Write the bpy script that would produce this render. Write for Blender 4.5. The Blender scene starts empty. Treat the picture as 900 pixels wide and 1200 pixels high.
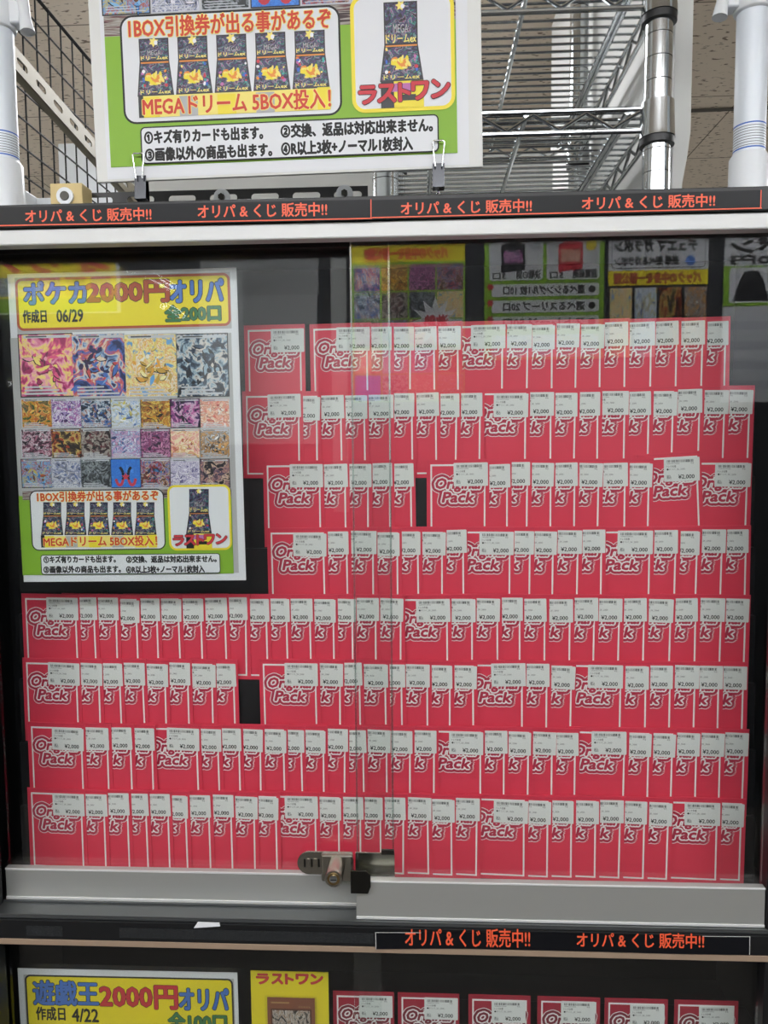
import bpy, bmesh, math, random
from mathutils import Vector, Matrix
random.seed(7)
sc = bpy.context.scene
COL = sc.collection

# ------------------------------------------------------------------ camera
F = 880.0                                    # focal length in px of the 900 x 1200 frame
CAM = Vector((0, -0.88, 1.45))
_y = Vector((492 - 450, 600 - 530, -F)).normalized()        # world Y (into the case) in camera axes
_x = Vector((1, 0.0085, 0)); _x = (_x - _y * _x.dot(_y)).normalized()
_z = _x.cross(_y)
RW = Matrix((_x, _y, _z))                    # camera axes -> world axes
cd = bpy.data.cameras.new('camera'); cam = bpy.data.objects.new('camera', cd); COL.objects.link(cam)
cam.matrix_world = Matrix.Translation(CAM) @ RW.to_4x4()
cd.sensor_fit = 'VERTICAL'; cd.sensor_height = 36.0; cd.lens = F * 36.0 / 1200.0
cd.clip_start = 0.01
sc.camera = cam

# ------------------------------------------------------------------ world, exposure
w = bpy.data.worlds.new('room_air'); sc.world = w; w.use_nodes = True
w.node_tree.nodes['Background'].inputs[0].default_value = (0.9, 0.95, 1.0, 1)
w.node_tree.nodes['Background'].inputs[1].default_value = 0.25
sc.view_settings.view_transform = 'Standard'; sc.view_settings.look = 'None'
sc.view_settings.gamma = 1.0; sc.view_settings.use_curve_mapping = False
sc.view_settings.exposure = 0.0
sc.cycles.use_denoising = True
sc.cycles.max_bounces = 10; sc.cycles.transparent_max_bounces = 24
sc.cycles.sample_clamp_indirect = 6.0
LAMP = 14.0                                  # radiance of the fluorescent diffusers


def ray(px, py):
    return RW @ Vector((px - 450, 600 - py, -F))


def at(px, py, Y):
    """the point of the plane y = Y that the photograph shows at a pixel"""
    d = ray(px, py)
    return CAM + d * ((Y - CAM.y) / d.y)


def zat(py, Y, px=450):
    return at(px, py, Y).z


def xat(px, Y, py=600):
    return at(px, py, Y).x


# ------------------------------------------------------------------ materials
def lin(h):
    if isinstance(h, str):
        c = [int(h[i:i + 2], 16) / 255 for i in (0, 2, 4)]
    else:
        c = [v / 255 for v in h]
    return tuple((v / 12.92 if v <= 0.04045 else ((v + 0.055) / 1.055) ** 2.4) for v in c) + (1,)


MATS = {}


def mat(name, col, rough=0.5, metal=0.0, emit=0.0, spec=0.5, coat=0.0):
    if name in MATS:
        return MATS[name]
    m = bpy.data.materials.new(name); m.use_nodes = True
    b = m.node_tree.nodes['Principled BSDF']
    c = lin(col)
    b.inputs['Base Color'].default_value = c
    b.inputs['Roughness'].default_value = rough
    b.inputs['Metallic'].default_value = metal
    b.inputs['Specular IOR Level'].default_value = spec
    b.inputs['Coat Weight'].default_value = coat
    if emit:
        b.inputs['Emission Color'].default_value = c
        b.inputs['Emission Strength'].default_value = emit
    MATS[name] = m
    return m


def nodes(m):
    return m.node_tree.nodes, m.node_tree.links


def bump(m, scale, strength, dist=0.001, coord='Object', stretch=None):
    N, L = nodes(m); b = N['Principled BSDF']
    tc = N.new('ShaderNodeTexCoord'); t = N.new('ShaderNodeTexNoise'); bp = N.new('ShaderNodeBump')
    t.inputs['Scale'].default_value = scale; t.inputs['Detail'].default_value = 3
    src = tc.outputs[coord]
    if stretch:
        mp = N.new('ShaderNodeMapping'); mp.inputs['Scale'].default_value = stretch
        L.new(src, mp.inputs[0]); src = mp.outputs[0]
    L.new(src, t.inputs['Vector']); L.new(t.outputs['Fac'], bp.inputs['Height'])
    bp.inputs['Strength'].default_value = strength; bp.inputs['Distance'].default_value = dist
    L.new(bp.outputs[0], b.inputs['Normal'])
    return m


def glass(name, tint=(0.97, 0.985, 0.98), f0=0.042, rough=0.0):
    """thin clear sheet: passes light, mirrors by Fresnel (Schlick) on each face"""
    m = bpy.data.materials.new(name); m.use_nodes = True
    N, L = nodes(m); N.clear()
    out = N.new('ShaderNodeOutputMaterial'); mix = N.new('ShaderNodeMixShader')
    tr = N.new('ShaderNodeBsdfTransparent'); gl = N.new('ShaderNodeBsdfGlossy')
    tr.inputs[0].default_value = tint + (1,); gl.inputs['Roughness'].default_value = rough
    gl.inputs[0].default_value = (1, 1, 1, 1)
    g = N.new('ShaderNodeNewGeometry'); d = N.new('ShaderNodeVectorMath'); d.operation = 'DOT_PRODUCT'
    L.new(g.outputs['Normal'], d.inputs[0]); L.new(g.outputs['Incoming'], d.inputs[1])

    def mt(op, a, b):
        n = N.new('ShaderNodeMath'); n.operation = op
        for i, v in ((0, a), (1, b)):
            if v is None: continue
            if isinstance(v, (int, float)): n.inputs[i].default_value = v
            else: L.new(v, n.inputs[i])
        return n.outputs[0]
    c = mt('ABSOLUTE', d.outputs['Value'], None)
    f = mt('ADD', mt('MULTIPLY', mt('POWER', mt('SUBTRACT', 1.0, c), 5.0), 1 - f0), f0)
    L.new(f, mix.inputs[0]); L.new(tr.outputs[0], mix.inputs[1]); L.new(gl.outputs[0], mix.inputs[2])
    L.new(mix.outputs[0], out.inputs[0])
    MATS[name] = m
    return m


def art(name, cols, seed, scale=4.0, distort=1.0, detail=3.5):
    """abstract printed picture: warped noise through a palette, on the UVs of its rectangle"""
    m = bpy.data.materials.new(name); m.use_nodes = True
    N, L = nodes(m); b = N['Principled BSDF']
    tc = N.new('ShaderNodeTexCoord'); mp = N.new('ShaderNodeMapping')
    mp.inputs['Location'].default_value = (seed * 3.7, seed * 1.9, seed * 0.7)
    t = N.new('ShaderNodeTexNoise'); t.inputs['Scale'].default_value = scale
    t.inputs['Detail'].default_value = detail; t.inputs['Distortion'].default_value = distort
    t.inputs['Roughness'].default_value = 0.62
    cr = N.new('ShaderNodeValToRGB'); cr.color_ramp.interpolation = 'LINEAR'
    e = cr.color_ramp.elements
    n = len(cols)
    for i, c in enumerate(cols):
        p = 0.37 + 0.27 * i / (n - 1)
        if i < 2: el = e[i]; el.position = p
        else: el = e.new(p)
        el.color = lin(c)
    L.new(tc.outputs['UV'], mp.inputs[0]); L.new(mp.outputs[0], t.inputs['Vector'])
    L.new(t.outputs['Fac'], cr.inputs[0]); L.new(cr.outputs[0], b.inputs['Base Color'])
    b.inputs['Roughness'].default_value = 0.4
    MATS[name] = m
    return m


M_RED = bump(mat('pack_red', 'de3e55', 0.42), 60, 0.12, 0.0006)
M_REDD = mat('pack_red_deep', 'b62f49', 0.45)
M_PWHITE = mat('pack_white', 'eae6e4', 0.5)
M_STICK = mat('sticker_paper', 'dcdedb', 0.6)
M_INK = mat('ink_black', '1a1a1a', 0.6)
M_GINK = mat('ink_grey', '55585a', 0.6)
M_PAPER = mat('paper_white', 'e4e6ea', 0.55)
M_BOARD = bump(mat('board_white', 'dfe0dd', 0.5), 14, 0.1, 0.001)
M_YEL = mat('print_yellow', 'f2e020', 0.5)
M_GREEN = mat('print_green', '86b52c', 0.5)
M_REDINK = mat('print_red', 'd03a22', 0.5)
M_BROWN = mat('print_brown_red', 'b0502e', 0.5)
M_BLUE = mat('print_blue', '4a78c8', 0.5)
M_GTXT = mat('print_dark_green', '3f7d4c', 0.5)
M_ORANGE = mat('print_orange', 'f0603c', 0.45)
M_CRIM = mat('print_crimson', 'cf3440', 0.5)
M_BLACKP = mat('black_plastic', '17181a', 0.4)
M_CASE = mat('case_black', '141517', 0.38)
M_STAND = mat('stand_black', '101113', 0.5)
M_TAPE = bump(mat('tape_black', '121317', 0.32, spec=0.22), 30, 0.2, 0.001)
M_ALU = bump(mat('brushed_aluminium', 'bcbdb9', 0.40, 0.6), 30, 0.06, 0.0005, 'Object', (0.05, 1, 30))
M_ALUW = mat('satin_aluminium_rail', 'c6c7c6', 0.45, 0.35)
M_LIP = mat('polished_lip', 'e8e9e8', 0.3, 0.3)
M_TRACK = mat('track_aluminium', '6a6d6e', 0.38, 0.8)
M_TAN = mat('tan_edge', '9c8672', 0.5)
M_CHROME = mat('chrome', 'd2d6d8', 0.16, 1.0)
M_NICKEL = bump(mat('nickel', 'b9b4a8', 0.26, 1.0), 40, 0.05, 0.0005)
M_BRASS = mat('brass', 'b59a6c', 0.3, 1.0)
M_DARKMETAL = mat('dark_metal', '3a3936', 0.3, 0.9)
M_WHITEP = mat('white_plastic', 'e4e8ec', 0.32)
M_WHITEPIPE = mat('white_tube', 'dfe6ee', 0.28)
M_BMARK = mat('blue_mark', '2f66c4', 0.5)
M_BEIGE = bump(mat('beige_wood', 'd8c188', 0.55), 40, 0.1, 0.0006)
M_SLOT = mat('beige_grey_steel', '8a8370', 0.42, 0.35)
M_GRID = mat('grid_black', '0c0c0c', 0.6, spec=0.2)
M_DARKBROWN = mat('door_top_rail', '2a2624', 0.4)
M_GLASS = glass('clear_glass')
M_POUCH = glass('laminate_pouch', (0.985, 0.985, 0.985), 0.042, 0.07)
M_RESIDUE = bump(mat('tape_residue', '26282a', 0.35), 220, 0.8, 0.002)


# ------------------------------------------------------------------ mesh builder
class MB:
    def __init__(s):
        s.v, s.f, s.m, s.uv, s.mats = [], [], [], [], []

    def mi(s, m):
        if m not in s.mats: s.mats.append(m)
        return s.mats.index(m)

    def add(s, vs, fs, m, uv=None):
        o = len(s.v); k = s.mi(m)
        s.v.extend([tuple(p) for p in vs])
        for f in fs:
            s.f.append([o + i for i in f]); s.m.append(k)
            s.uv.append([uv[i] for i in f] if uv else None)

    def box(s, x0, x1, y0, y1, z0, z1, m):
        x0, x1 = sorted((x0, x1)); y0, y1 = sorted((y0, y1)); z0, z1 = sorted((z0, z1))
        v = [(x, y, z) for z in (z0, z1) for y in (y0, y1) for x in (x0, x1)]
        s.add(v, [(0, 2, 3, 1), (4, 5, 7, 6), (0, 1, 5, 4), (2, 6, 7, 3), (0, 4, 6, 2), (1, 3, 7, 5)], m)

    def tube(s, pts, r, m, n=12, cap=True, radii=None):
        pts = [Vector(p) for p in pts]
        rings = []; up = None
        for i, p in enumerate(pts):
            a = pts[max(i - 1, 0)]; b = pts[min(i + 1, len(pts) - 1)]
            t = (b - a).normalized()
            if up is None:
                up = Vector((0, 0, 1)) if abs(t.z) < 0.9 else Vector((1, 0, 0))
            e1 = (up - t * up.dot(t))
            if e1.length < 1e-6: e1 = t.orthogonal()
            e1.normalize(); e2 = t.cross(e1); up = e1
            rr = radii[i] if radii else r
            rings.append([p + (e1 * math.cos(2 * math.pi * k / n) + e2 * math.sin(2 * math.pi * k / n)) * rr for k in range(n)])
        v = [q for g in rings for q in g]; f = []
        for i in range(len(rings) - 1):
            for k in range(n):
                a = i * n + k; b = i * n + (k + 1) % n
                f.append((a, b, b + n, a + n))
        if cap:
            f.append(tuple(range(n - 1, -1, -1))); o = (len(rings) - 1) * n
            f.append(tuple(range(o, o + n)))
        s.add(v, f, m)

    def ring(s, c, axis, ro, ri, th, m, n=24):
        """a flat washer: axis 'y'"""
        c = Vector(c); v = []; f = []
        for k in range(n):
            a = 2 * math.pi * k / n
            for r, y in ((ro, 0), (ro, th), (ri, th), (ri, 0)):
                v.append(c + Vector((math.cos(a) * r, y, math.sin(a) * r)))
        for k in range(n):
            for j in range(4):
                a = k * 4 + j; b = k * 4 + (j + 1) % 4; cc = ((k + 1) % n) * 4
                f.append((a, b, cc + (j + 1) % 4, cc + j))
        s.add(v, f, m)

    def prism(s, pts, y0, y1, m):
        """outline in (x, z), extruded along y"""
        n = len(pts)
        v = [(p[0], y0, p[1]) for p in pts] + [(p[0], y1, p[1]) for p in pts]
        s.add(v, [tuple(range(n)), tuple(range(2 * n - 1, n - 1, -1))] +
              [(i, i + n, (i + 1) % n + n, (i + 1) % n) for i in range(n)], m)

    def slotted(s, L, H, slots, sw, sh, y0, y1, m, x0=0, z0=0):
        """a plate L x H in xz with rounded slots at the given x centres"""
        zc = z0 + H / 2; n = 6
        xs = [x0] + [v for c in slots for v in (c - sw / 2, c + sw / 2)] + [x0 + L]
        for i in range(0, len(xs) - 1, 2):
            if xs[i + 1] > xs[i]: s.box(xs[i], xs[i + 1], y0, y1, z0, z0 + H, m)
        r = sh / 2
        for c in slots:
            for sg in (1, -1):
                out = []
                for k in range(n + 1):
                    a = math.pi / 2 * k / n
                    out.append((c - sw / 2 + r - r * math.cos(a), zc + sg * r * math.sin(a)))
                for k in range(n, -1, -1):
                    a = math.pi / 2 * k / n
                    out.append((c + sw / 2 - r + r * math.cos(a), zc + sg * r * math.sin(a)))
                out += [(c + sw / 2, zc + sg * H / 2), (c - sw / 2, zc + sg * H / 2)]
                if sg > 0: out = out[::-1]
                s.prism(out, y0, y1, m)

    def build(s, name, parent=None, bevel=0, smooth=False, loc=None):
        me = bpy.data.meshes.new(name)
        me.from_pydata(s.v, [], s.f)
        for m in s.mats: me.materials.append(m)
        me.polygons.foreach_set('material_index', s.m)
        if any(s.uv):
            u = me.uv_layers.new(name='UVMap'); k = 0
            for p, uv in zip(me.polygons, s.uv):
                for j in range(p.loop_total):
                    if uv: u.data[p.loop_start + j].uv = uv[j]
        me.update()
        if smooth:
            me.polygons.foreach_set('use_smooth', [True] * len(me.polygons))
            me.set_sharp_from_angle(angle=math.radians(35))
        o = bpy.data.objects.new(name, me); COL.objects.link(o)
        if parent: o.parent = parent
        if loc is not None: o.location = loc
        if bevel:
            b = o.modifiers.new('bevel', 'BEVEL'); b.width = bevel; b.segments = 2; b.limit_method = 'ANGLE'
        return o


def thing(name, label, cat, loc=(0, 0, 0), rot=(0, 0, 0), group=None):
    o = bpy.data.objects.new(name, None); COL.objects.link(o); o.empty_display_size = 0.02
    o.location = loc; o.rotation_euler = rot
    o['label'] = label; o['category'] = cat
    if group: o['group'] = group
    return o


def tag(o, label, cat, group=None):
    o['label'] = label; o['category'] = cat
    if group: o['group'] = group
    return o


def struct(o):
    o['kind'] = 'structure'
    return o


# ------------------------------------------------------------------ flat print: text and shapes
_tx = {}


def glyphs(txt):
    if txt in _tx: return _tx[txt]
    c = bpy.data.curves.new('t', 'FONT'); c.body = txt; c.size = 1; c.resolution_u = 2
    o = bpy.data.objects.new('t', c); COL.objects.link(o)
    dg = bpy.context.evaluated_depsgraph_get()
    m = bpy.data.meshes.new_from_object(o.evaluated_get(dg))
    vs = [(v.co.x, v.co.y) for v in m.vertices]; fs = [tuple(p.vertices) for p in m.polygons]
    bpy.data.objects.remove(o); bpy.data.curves.remove(c); bpy.data.meshes.remove(m)
    x0 = min(v[0] for v in vs); x1 = max(v[0] for v in vs); y0 = min(v[1] for v in vs); y1 = max(v[1] for v in vs)
    vs = [((v[0] - x0) / (x1 - x0), (v[1] - y0) / (y1 - y0)) for v in vs]
    _tx[txt] = (vs, fs)
    return _tx[txt]


class Sheet(MB):
    """print on a flat sheet: u to the right, v up, each new shape a hair nearer the viewer (-y)"""
    EPS = 0.000008

    def __init__(s, y=0.0):
        super().__init__(); s.y = y; s.k = 0

    def lay(s, n=1):
        s.k += n
        return s.y - s.k * s.EPS

    def poly(s, pts, m, uv=None):
        y = s.lay()
        a = sum(pts[i][0] * pts[(i + 1) % len(pts)][1] - pts[(i + 1) % len(pts)][0] * pts[i][1] for i in range(len(pts)))
        if a < 0: pts = pts[::-1]; uv = uv[::-1] if uv else None
        s.add([(p[0], y, p[1]) for p in pts], [tuple(range(len(pts)))], m, uv)

    def rect(s, a, b, m):
        x0, x1 = sorted((a[0], b[0])); z0, z1 = sorted((a[1], b[1]))
        s.poly([(x0, z0), (x1, z0), (x1, z1), (x0, z1)], m, [(0, 0), (1, 0), (1, 1), (0, 1)])

    def rrect(s, a, b, r, m, n=6):
        x0, x1 = sorted((a[0], b[0])); z0, z1 = sorted((a[1], b[1]))
        r = min(r, (x1 - x0) / 2, (z1 - z0) / 2)
        p = []
        for cx, cz, a0 in ((x1 - r, z0 + r, -90), (x1 - r, z1 - r, 0), (x0 + r, z1 - r, 90), (x0 + r, z0 + r, 180)):
            for k in range(n + 1):
                t = math.radians(a0 + 90 * k / n); p.append((cx + r * math.cos(t), cz + r * math.sin(t)))
        s.poly(p, m, [((q[0] - x0) / (x1 - x0), (q[1] - z0) / (z1 - z0)) for q in p])

    def frame(s, a, b, r, w, edge, fill):
        x0, x1 = sorted((a[0], b[0])); z0, z1 = sorted((a[1], b[1]))
        s.rrect((x0, z0), (x1, z1), r, edge)
        s.rrect((x0 + w, z0 + w), (x1 - w, z1 - w), max(r - w, 0.0005), fill)

    def ell(s, c, rx, rz, m, n=16, rot=0):
        ca, sa = math.cos(rot), math.sin(rot); p = []
        for k in range(n):
            t = 2 * math.pi * k / n; x, z = rx * math.cos(t), rz * math.sin(t)
            p.append((c[0] + x * ca - z * sa, c[1] + x * sa + z * ca))
        s.poly(p, m)

    def star(s, c, r0, r1, n, m, rot=0.0, sq=1.0):
        # triangle fan so a concave outline fills cleanly
        y = s.lay(); v = [(c[0], y, c[1])]
        for k in range(2 * n):
            t = rot + math.pi * k / n; r = r0 if k % 2 == 0 else r1
            v.append((c[0] + r * math.cos(t), y, c[1] + r * sq * math.sin(t)))
        s.add(v, [(0, k + 1, (k + 1) % (2 * n) + 1) for k in range(2 * n)], m)

    def text(s, txt, a, b, m, fat=0.0, skew=0.0, steps=8, out=None, ow=0.0):
        """txt fitted into the box a-b; fat = extra stroke radius; out/ow = outline colour and its radius"""
        x0, x1 = sorted((a[0], b[0])); z0, z1 = sorted((a[1], b[1]))
        vs, fs = glyphs(txt)
        base = [(x0 + q[0] * (x1 - x0) + skew * (q[1] - 0.5) * (z1 - z0), z0 + q[1] * (z1 - z0)) for q in vs]

        def lay(r, mm, st):
            offs = [(0, 0)]
            if r > 0:
                rings = [r] if r < 0.0012 else [r * 0.5, r]
                for q in rings:
                    offs += [(q * math.cos(2 * math.pi * k / st), q * math.sin(2 * math.pi * k / st)) for k in range(st)]
            y = s.lay()
            for i, (dx, dz) in enumerate(offs):
                yy = y - i * 0.0000012
                s.add([(p[0] + dx, yy, p[1] + dz) for p in base], fs, mm)
            s.k += math.ceil(len(offs) * 0.0000012 / s.EPS)
        if out is not None: lay(fat + ow, out, max(steps, 10))
        lay(fat, m, steps)


class Frame:
    """a sheet standing in the world: origin and x direction from two pixels on the plane y = Y"""
    def __init__(s, p0, p1, Y, rot=None):
        s.o = at(p0[0], p0[1], Y); q = at(p1[0], p1[1], Y)
        s.roll = math.atan2(q.z - s.o.z, q.x - s.o.x); s.Y = Y

    def uv(s, px, py):
        d = at(px, py, s.Y) - s.o
        c, n = math.cos(s.roll), math.sin(s.roll)
        return (d.x * c + d.z * n, -d.x * n + d.z * c)

    def rot(s):
        return (0, -s.roll, 0)


# ------------------------------------------------------------------ the room
ZC = 2.45; YN, YFAR = -2.30, 3.2; XW = 2.3
m_ceil = mat('ceiling_tile', 'd8cbbb', 0.85)
N, L = nodes(m_ceil); B = N['Principled BSDF']
tc = N.new('ShaderNodeTexCoord')
mp = N.new('ShaderNodeMapping'); mp.inputs['Rotation'].default_value = (0, 0, 0.5); mp.inputs['Scale'].default_value = (1, 2.4, 1)
ns = N.new('ShaderNodeTexNoise'); ns.inputs['Scale'].default_value = 42; ns.inputs['Detail'].default_value = 2.5
rp = N.new('ShaderNodeValToRGB'); rp.color_ramp.elements[0].position = 0.33; rp.color_ramp.elements[1].position = 0.40
rp.color_ramp.elements[0].color = lin('7a6a5a'); rp.color_ramp.elements[1].color = lin('ddcfbd')
br = N.new('ShaderNodeTexBrick'); br.inputs['Scale'].default_value = 1.0
br.inputs['Brick Width'].default_value = 0.92; br.inputs['Row Height'].default_value = 0.46
br.inputs['Mortar Size'].default_value = 0.0022; br.offset = 0.5
br.inputs['Color1'].default_value = br.inputs['Color2'].default_value = (1, 1, 1, 1); br.inputs['Mortar'].default_value = (0.3, 0.28, 0.26, 1)
mx = N.new('ShaderNodeMix'); mx.data_type = 'RGBA'; mx.blend_type = 'MULTIPLY'; mx.inputs[0].default_value = 1
L.new(tc.outputs['Object'], mp.inputs[0]); L.new(mp.outputs[0], ns.inputs['Vector']); L.new(ns.outputs['Fac'], rp.inputs[0])
L.new(tc.outputs['Object'], br.inputs['Vector'])
L.new(rp.outputs[0], mx.inputs[6]); L.new(br.outputs[0], mx.inputs[7]); L.new(mx.outputs[2], B.inputs['Base Color'])

m_floor = bump(mat('floor_vinyl', '5c5955', 0.5), 3, 0.05)
m_wall = bump(mat('wall_paint', 'd9d8d3', 0.8), 60, 0.05)
m_wallf = bump(mat('wall_dark_panel', '3a3c40', 0.7), 40, 0.05)
for nm, bx, m in (('floor', (-XW, XW, YN, YFAR, -0.05, 0), m_floor), ('ceiling', (-XW, XW, YN, YFAR, ZC, ZC + 0.05), m_ceil),
                  ('wall_back', (-XW, XW, YFAR, YFAR + 0.05, 0, ZC), m_wall), ('wall_front', (-XW, XW, YN - 0.05, YN, 0, ZC), m_wallf),
                  ('wall_left', (-XW - 0.05, -XW, YN, YFAR, 0, ZC), m_wall), ('wall_right', (XW, XW + 0.05, YN, YFAR, 0, ZC), m_wall)):
    mb = MB(); mb.box(*bx, m); struct(mb.build(nm))
mb = MB(); mb.box(-XW, XW, YN, YN + 0.012, 0, 0.10, mat('baseboard_grey', '4a4c50', 0.5)); struct(mb.build('baseboard_front', bevel=0.003))


def ceiling_light(name, x, y, lx, ly, label, power=1.0):
    t = thing(name, label, 'ceiling light', (x, y, ZC), group=None)
    mb = MB(); hx, hy = lx / 2, ly / 2
    for a, b, c, d in ((-hx, hx, -hy, -hy + 0.015), (-hx, hx, hy - 0.015, hy), (-hx, -hx + 0.015, -hy + 0.015, hy - 0.015), (hx - 0.015, hx, -hy + 0.015, hy - 0.015)):
        mb.box(a, b, c, d, -0.05, -0.0005, M_WHITEP)
    mb.build('frame', t)
    mb = MB(); mb.box(-hx + 0.015, hx - 0.015, -hy + 0.015, hy - 0.015, -0.075, -0.001, mat('lamp_diffuser_%g' % power, 'fbfcff', 0.5, emit=LAMP * power))
    mb.build('diffuser', t)
    return t


for x_, nm in ((-0.15, 'middle'), (-1.55, 'left'), (1.25, 'right')):
    ceiling_light('ceiling_light', x_, -1.30, 1.25, 0.24, '%s fluorescent light of the ceiling row nearest the display case' % nm)
    ceiling_light('ceiling_light', x_, -1.95, 1.25, 0.24, '%s fluorescent light of the ceiling row by the opposite wall' % nm)
ceiling_light('ceiling_light', -0.38, 1.15, 0.25, 1.25, 'added fill light hidden behind the big sign board, beyond the display case', 1.3)  # fill lamp added out of sight to light the partition and wires
ceiling_light('ceiling_light', -2.0, 1.2, 0.25, 1.25, 'added fill light out of view along the left wall beyond the black wire grid', 1.2)  # added outside the frame to brighten the room beyond the grid
ceiling_light('ceiling_light', 2.0, 1.2, 0.25, 1.25, 'added fill light out of view along the right wall beyond the right white pole', 1.2)  # extra unseen lamp, added to brighten the back room from the right
mb = MB(); zz = ZC - 0.006; yy = 880 * (ZC - CAM.z) / (530 - 152) + CAM.y
mb.tube([(0.35, yy, zz), (0.7, yy + 0.01, zz), (1.1, yy, zz), (XW - 0.01, yy, zz)], 0.005, mat('cable_grey', '4a4640', 0.6), 8)
tag(mb.build('cable', smooth=True), 'dark grey cable running along the ceiling behind the right white pole', 'cable')

# ------------------------------------------------------------------ the display case
YF = -0.090                                   # front plane of the case
XL, XR = xat(6.5, -0.0645, 1040), xat(898, -0.0885, 1050)
XI0, XI1 = XL - 0.045, XR + 0.045          # inner faces of the side panels, behind the front stiles
YB = 0.16
z_top = zat(233, YF); z_hb = zat(260, YF); z_rb = zat(280, YF)
z_sh = zat(1087, -0.098); z_sb = zat(1110, -0.098); z_tan = zat(1117, -0.098)
case = thing('display_case', 'tall black glass-fronted display case with aluminium sliding doors and red packs inside', 'display case', ((XL + XR) / 2, YB / 2, 0))
CO = case.location.copy()


def cpart(mb, name, parent=None, **k):
    o = mb.build(name, parent or case, **k)
    o.location = -CO if parent is None else (0, 0, 0)
    return o


for x0, x1 in ((XI0 - 0.018, XI0), (XI1, XI1 + 0.018)):
    mb = MB(); mb.box(x0, x1, YF + 0.02, YB, 0, z_top, M_CASE); cpart(mb, 'side_panel', bevel=0.001)
for x0, x1 in ((XI0 - 0.018, XL), (XR, XI1 + 0.018)):
    mb = MB(); mb.box(x0, x1, YF, YF + 0.0198, 0, z_hb if x0 < 0 else z_hb, M_CASE); cpart(mb, 'front_stile', bevel=0.001)
mb = MB(); mb.box(XI0, XI1, YB - 0.012, YB, 0, z_top - 0.012, M_CASE); cpart(mb, 'back_panel')
mb = MB(); mb.box(XI0, XI1, YF + 0.012, YB, z_top - 0.012, z_top, M_CASE); cpart(mb, 'top_panel')
mb = MB(); mb.box(XI0 - 0.018, XI1 + 0.018, YF - 0.010, YF, z_hb, z_top, M_CASE); cpart(mb, 'header', bevel=0.0008)
mb = MB(); mb.box(XL, XR, YF - 0.006, YF + 0.010, z_rb, z_hb - 0.0005, M_ALUW); cpart(mb, 'top_rail', bevel=0.0015)
mb = MB(); mb.box(XL, XR, YF + 0.011, YF + 0.055, z_hb - 0.002, z_hb + 0.004, M_DARKBROWN); cpart(mb, 'door_guide')
mb = MB(); mb.box(XI0, XI1, YF + 0.0205, YB - 0.012, z_sb, z_sh, M_CASE); mb.box(XI0 - 0.018, XI1 + 0.018, -0.098, YF - 0.0002, z_sb, z_sh, M_CASE); mb.box(XL, XR, YF - 0.0002, YF + 0.0205, z_sb, z_sh, M_CASE); cpart(mb, 'middle_shelf', bevel=0.0008)
mb = MB(); mb.box(XL, XR, -0.098, -0.080, z_tan, z_sb - 0.0003, M_TAN); cpart(mb, 'shelf_edge', bevel=0.0005).__setitem__('label', 'tan edge strip under the shelf')
# double bottom track
z_tr = zat(1079, -0.094)
mb = MB()
mb.box(XL, XR, -0.096, -0.046, z_sh + 0.0003, z_sh + 0.003, M_TRACK)
for y in (-0.096, -0.0705, -0.048):
    mb.box(XL, XR, y, y + 0.0022, z_sh + 0.003, z_tr, M_TRACK)
cpart(mb, 'bottom_track', bevel=0.0004)
# kick base
mb = MB(); mb.box(XI0, XI1, YF + 0.021, YB - 0.012, 0.0, 0.08, M_CASE); cpart(mb, 'plinth')
z_ls = zat(1258, -0.03)                       # lower shelf on which the lower packs stand
mb = MB(); mb.box(XI0, XI1, -0.072, YB - 0.012, z_ls - 0.018, z_ls, M_CASE); cpart(mb, 'lower_shelf')


def sliding_door(x0, x1, yg, y0, y1, ztop, zt, zb, zlow, label):
    d = MB(); d.box(x0, x1, y0, yg + 0.0004, zb, zt, M_ALU); d.box(x0, x1, yg + 0.0052, y1, zb, zt - 0.008, M_ALU)
    # grooves of the extrusion
    d.box(x0, x1, y0 - 0.0012, y0, zb, zb + 0.003, M_LIP)
    d.box(x0, x1, y0 - 0.0010, y0, zt - 0.0022, zt, M_LIP)
    r = cpart(d, 'sliding_door', bevel=0.0006); r['label'] = label
    g = MB(); g.box(x0 + 0.0005, x1 - 0.0005, yg + 0.0005, yg + 0.005, zt - 0.03, ztop, M_GLASS)
    cpart(g, 'glass_pane', r)
    return r


YGL, YGR = -0.058, -0.081                     # front faces of the rear (left) and front (right) panes
xl_end = xat(460, YGL, 700); xr_start = xat(418, YGR, 1040)
dl = sliding_door(XL + 0.001, xl_end, YGL, -0.0645, -0.0525, z_hb - 0.003, zat(1025, -0.0645), z_sh + 0.0035, None, 'left aluminium-railed sliding glass door, behind the right one')
dr = sliding_door(xr_start, XR - 0.001, YGR, -0.0885, -0.0745, z_hb - 0.003, zat(1032, -0.0885), z_sh + 0.0035, None, 'right aluminium-railed sliding glass door, in front of the left one')
mb = MB(); zz = zat(280, YGL); mb.box(XL + 0.001, xat(410, YGL, 285), YGL - 0.003, YGL + 0.008, zat(289, YGL), z_hb - 0.003, M_DARKBROWN); cpart(mb, 'door_top_rail', dl)
mb = MB()
mb.box(xl_end - 0.0025, xl_end - 0.0005, YGL - 0.0005, YGL + 0.0055, zat(1024, YGL), z_hb - 0.004, glass('pane_edge', (0.86, 0.93, 0.91), 0.22, 0.2)); cpart(mb, 'pane_edge', dl)
mb = MB()
mb.box(xr_start + 0.0005, xr_start + 0.0022, YGR - 0.0005, YGR + 0.0055, zat(1031, YGR), z_hb - 0.004, MATS['pane_edge']); cpart(mb, 'pane_edge', dr)
# dark stiles of the left door seen at its right end
# lower doors
for x0, x1, y in ((XL + 0.001, xat(446, -0.080, 1150), -0.066), (xat(415, -0.080, 1150), XR - 0.001, -0.080)):
    mb = MB(); mb.box(x0, x1, y, y + 0.005, 0.09, z_sb - 0.001, M_GLASS); o = cpart(mb, 'glass_pane')
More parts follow.
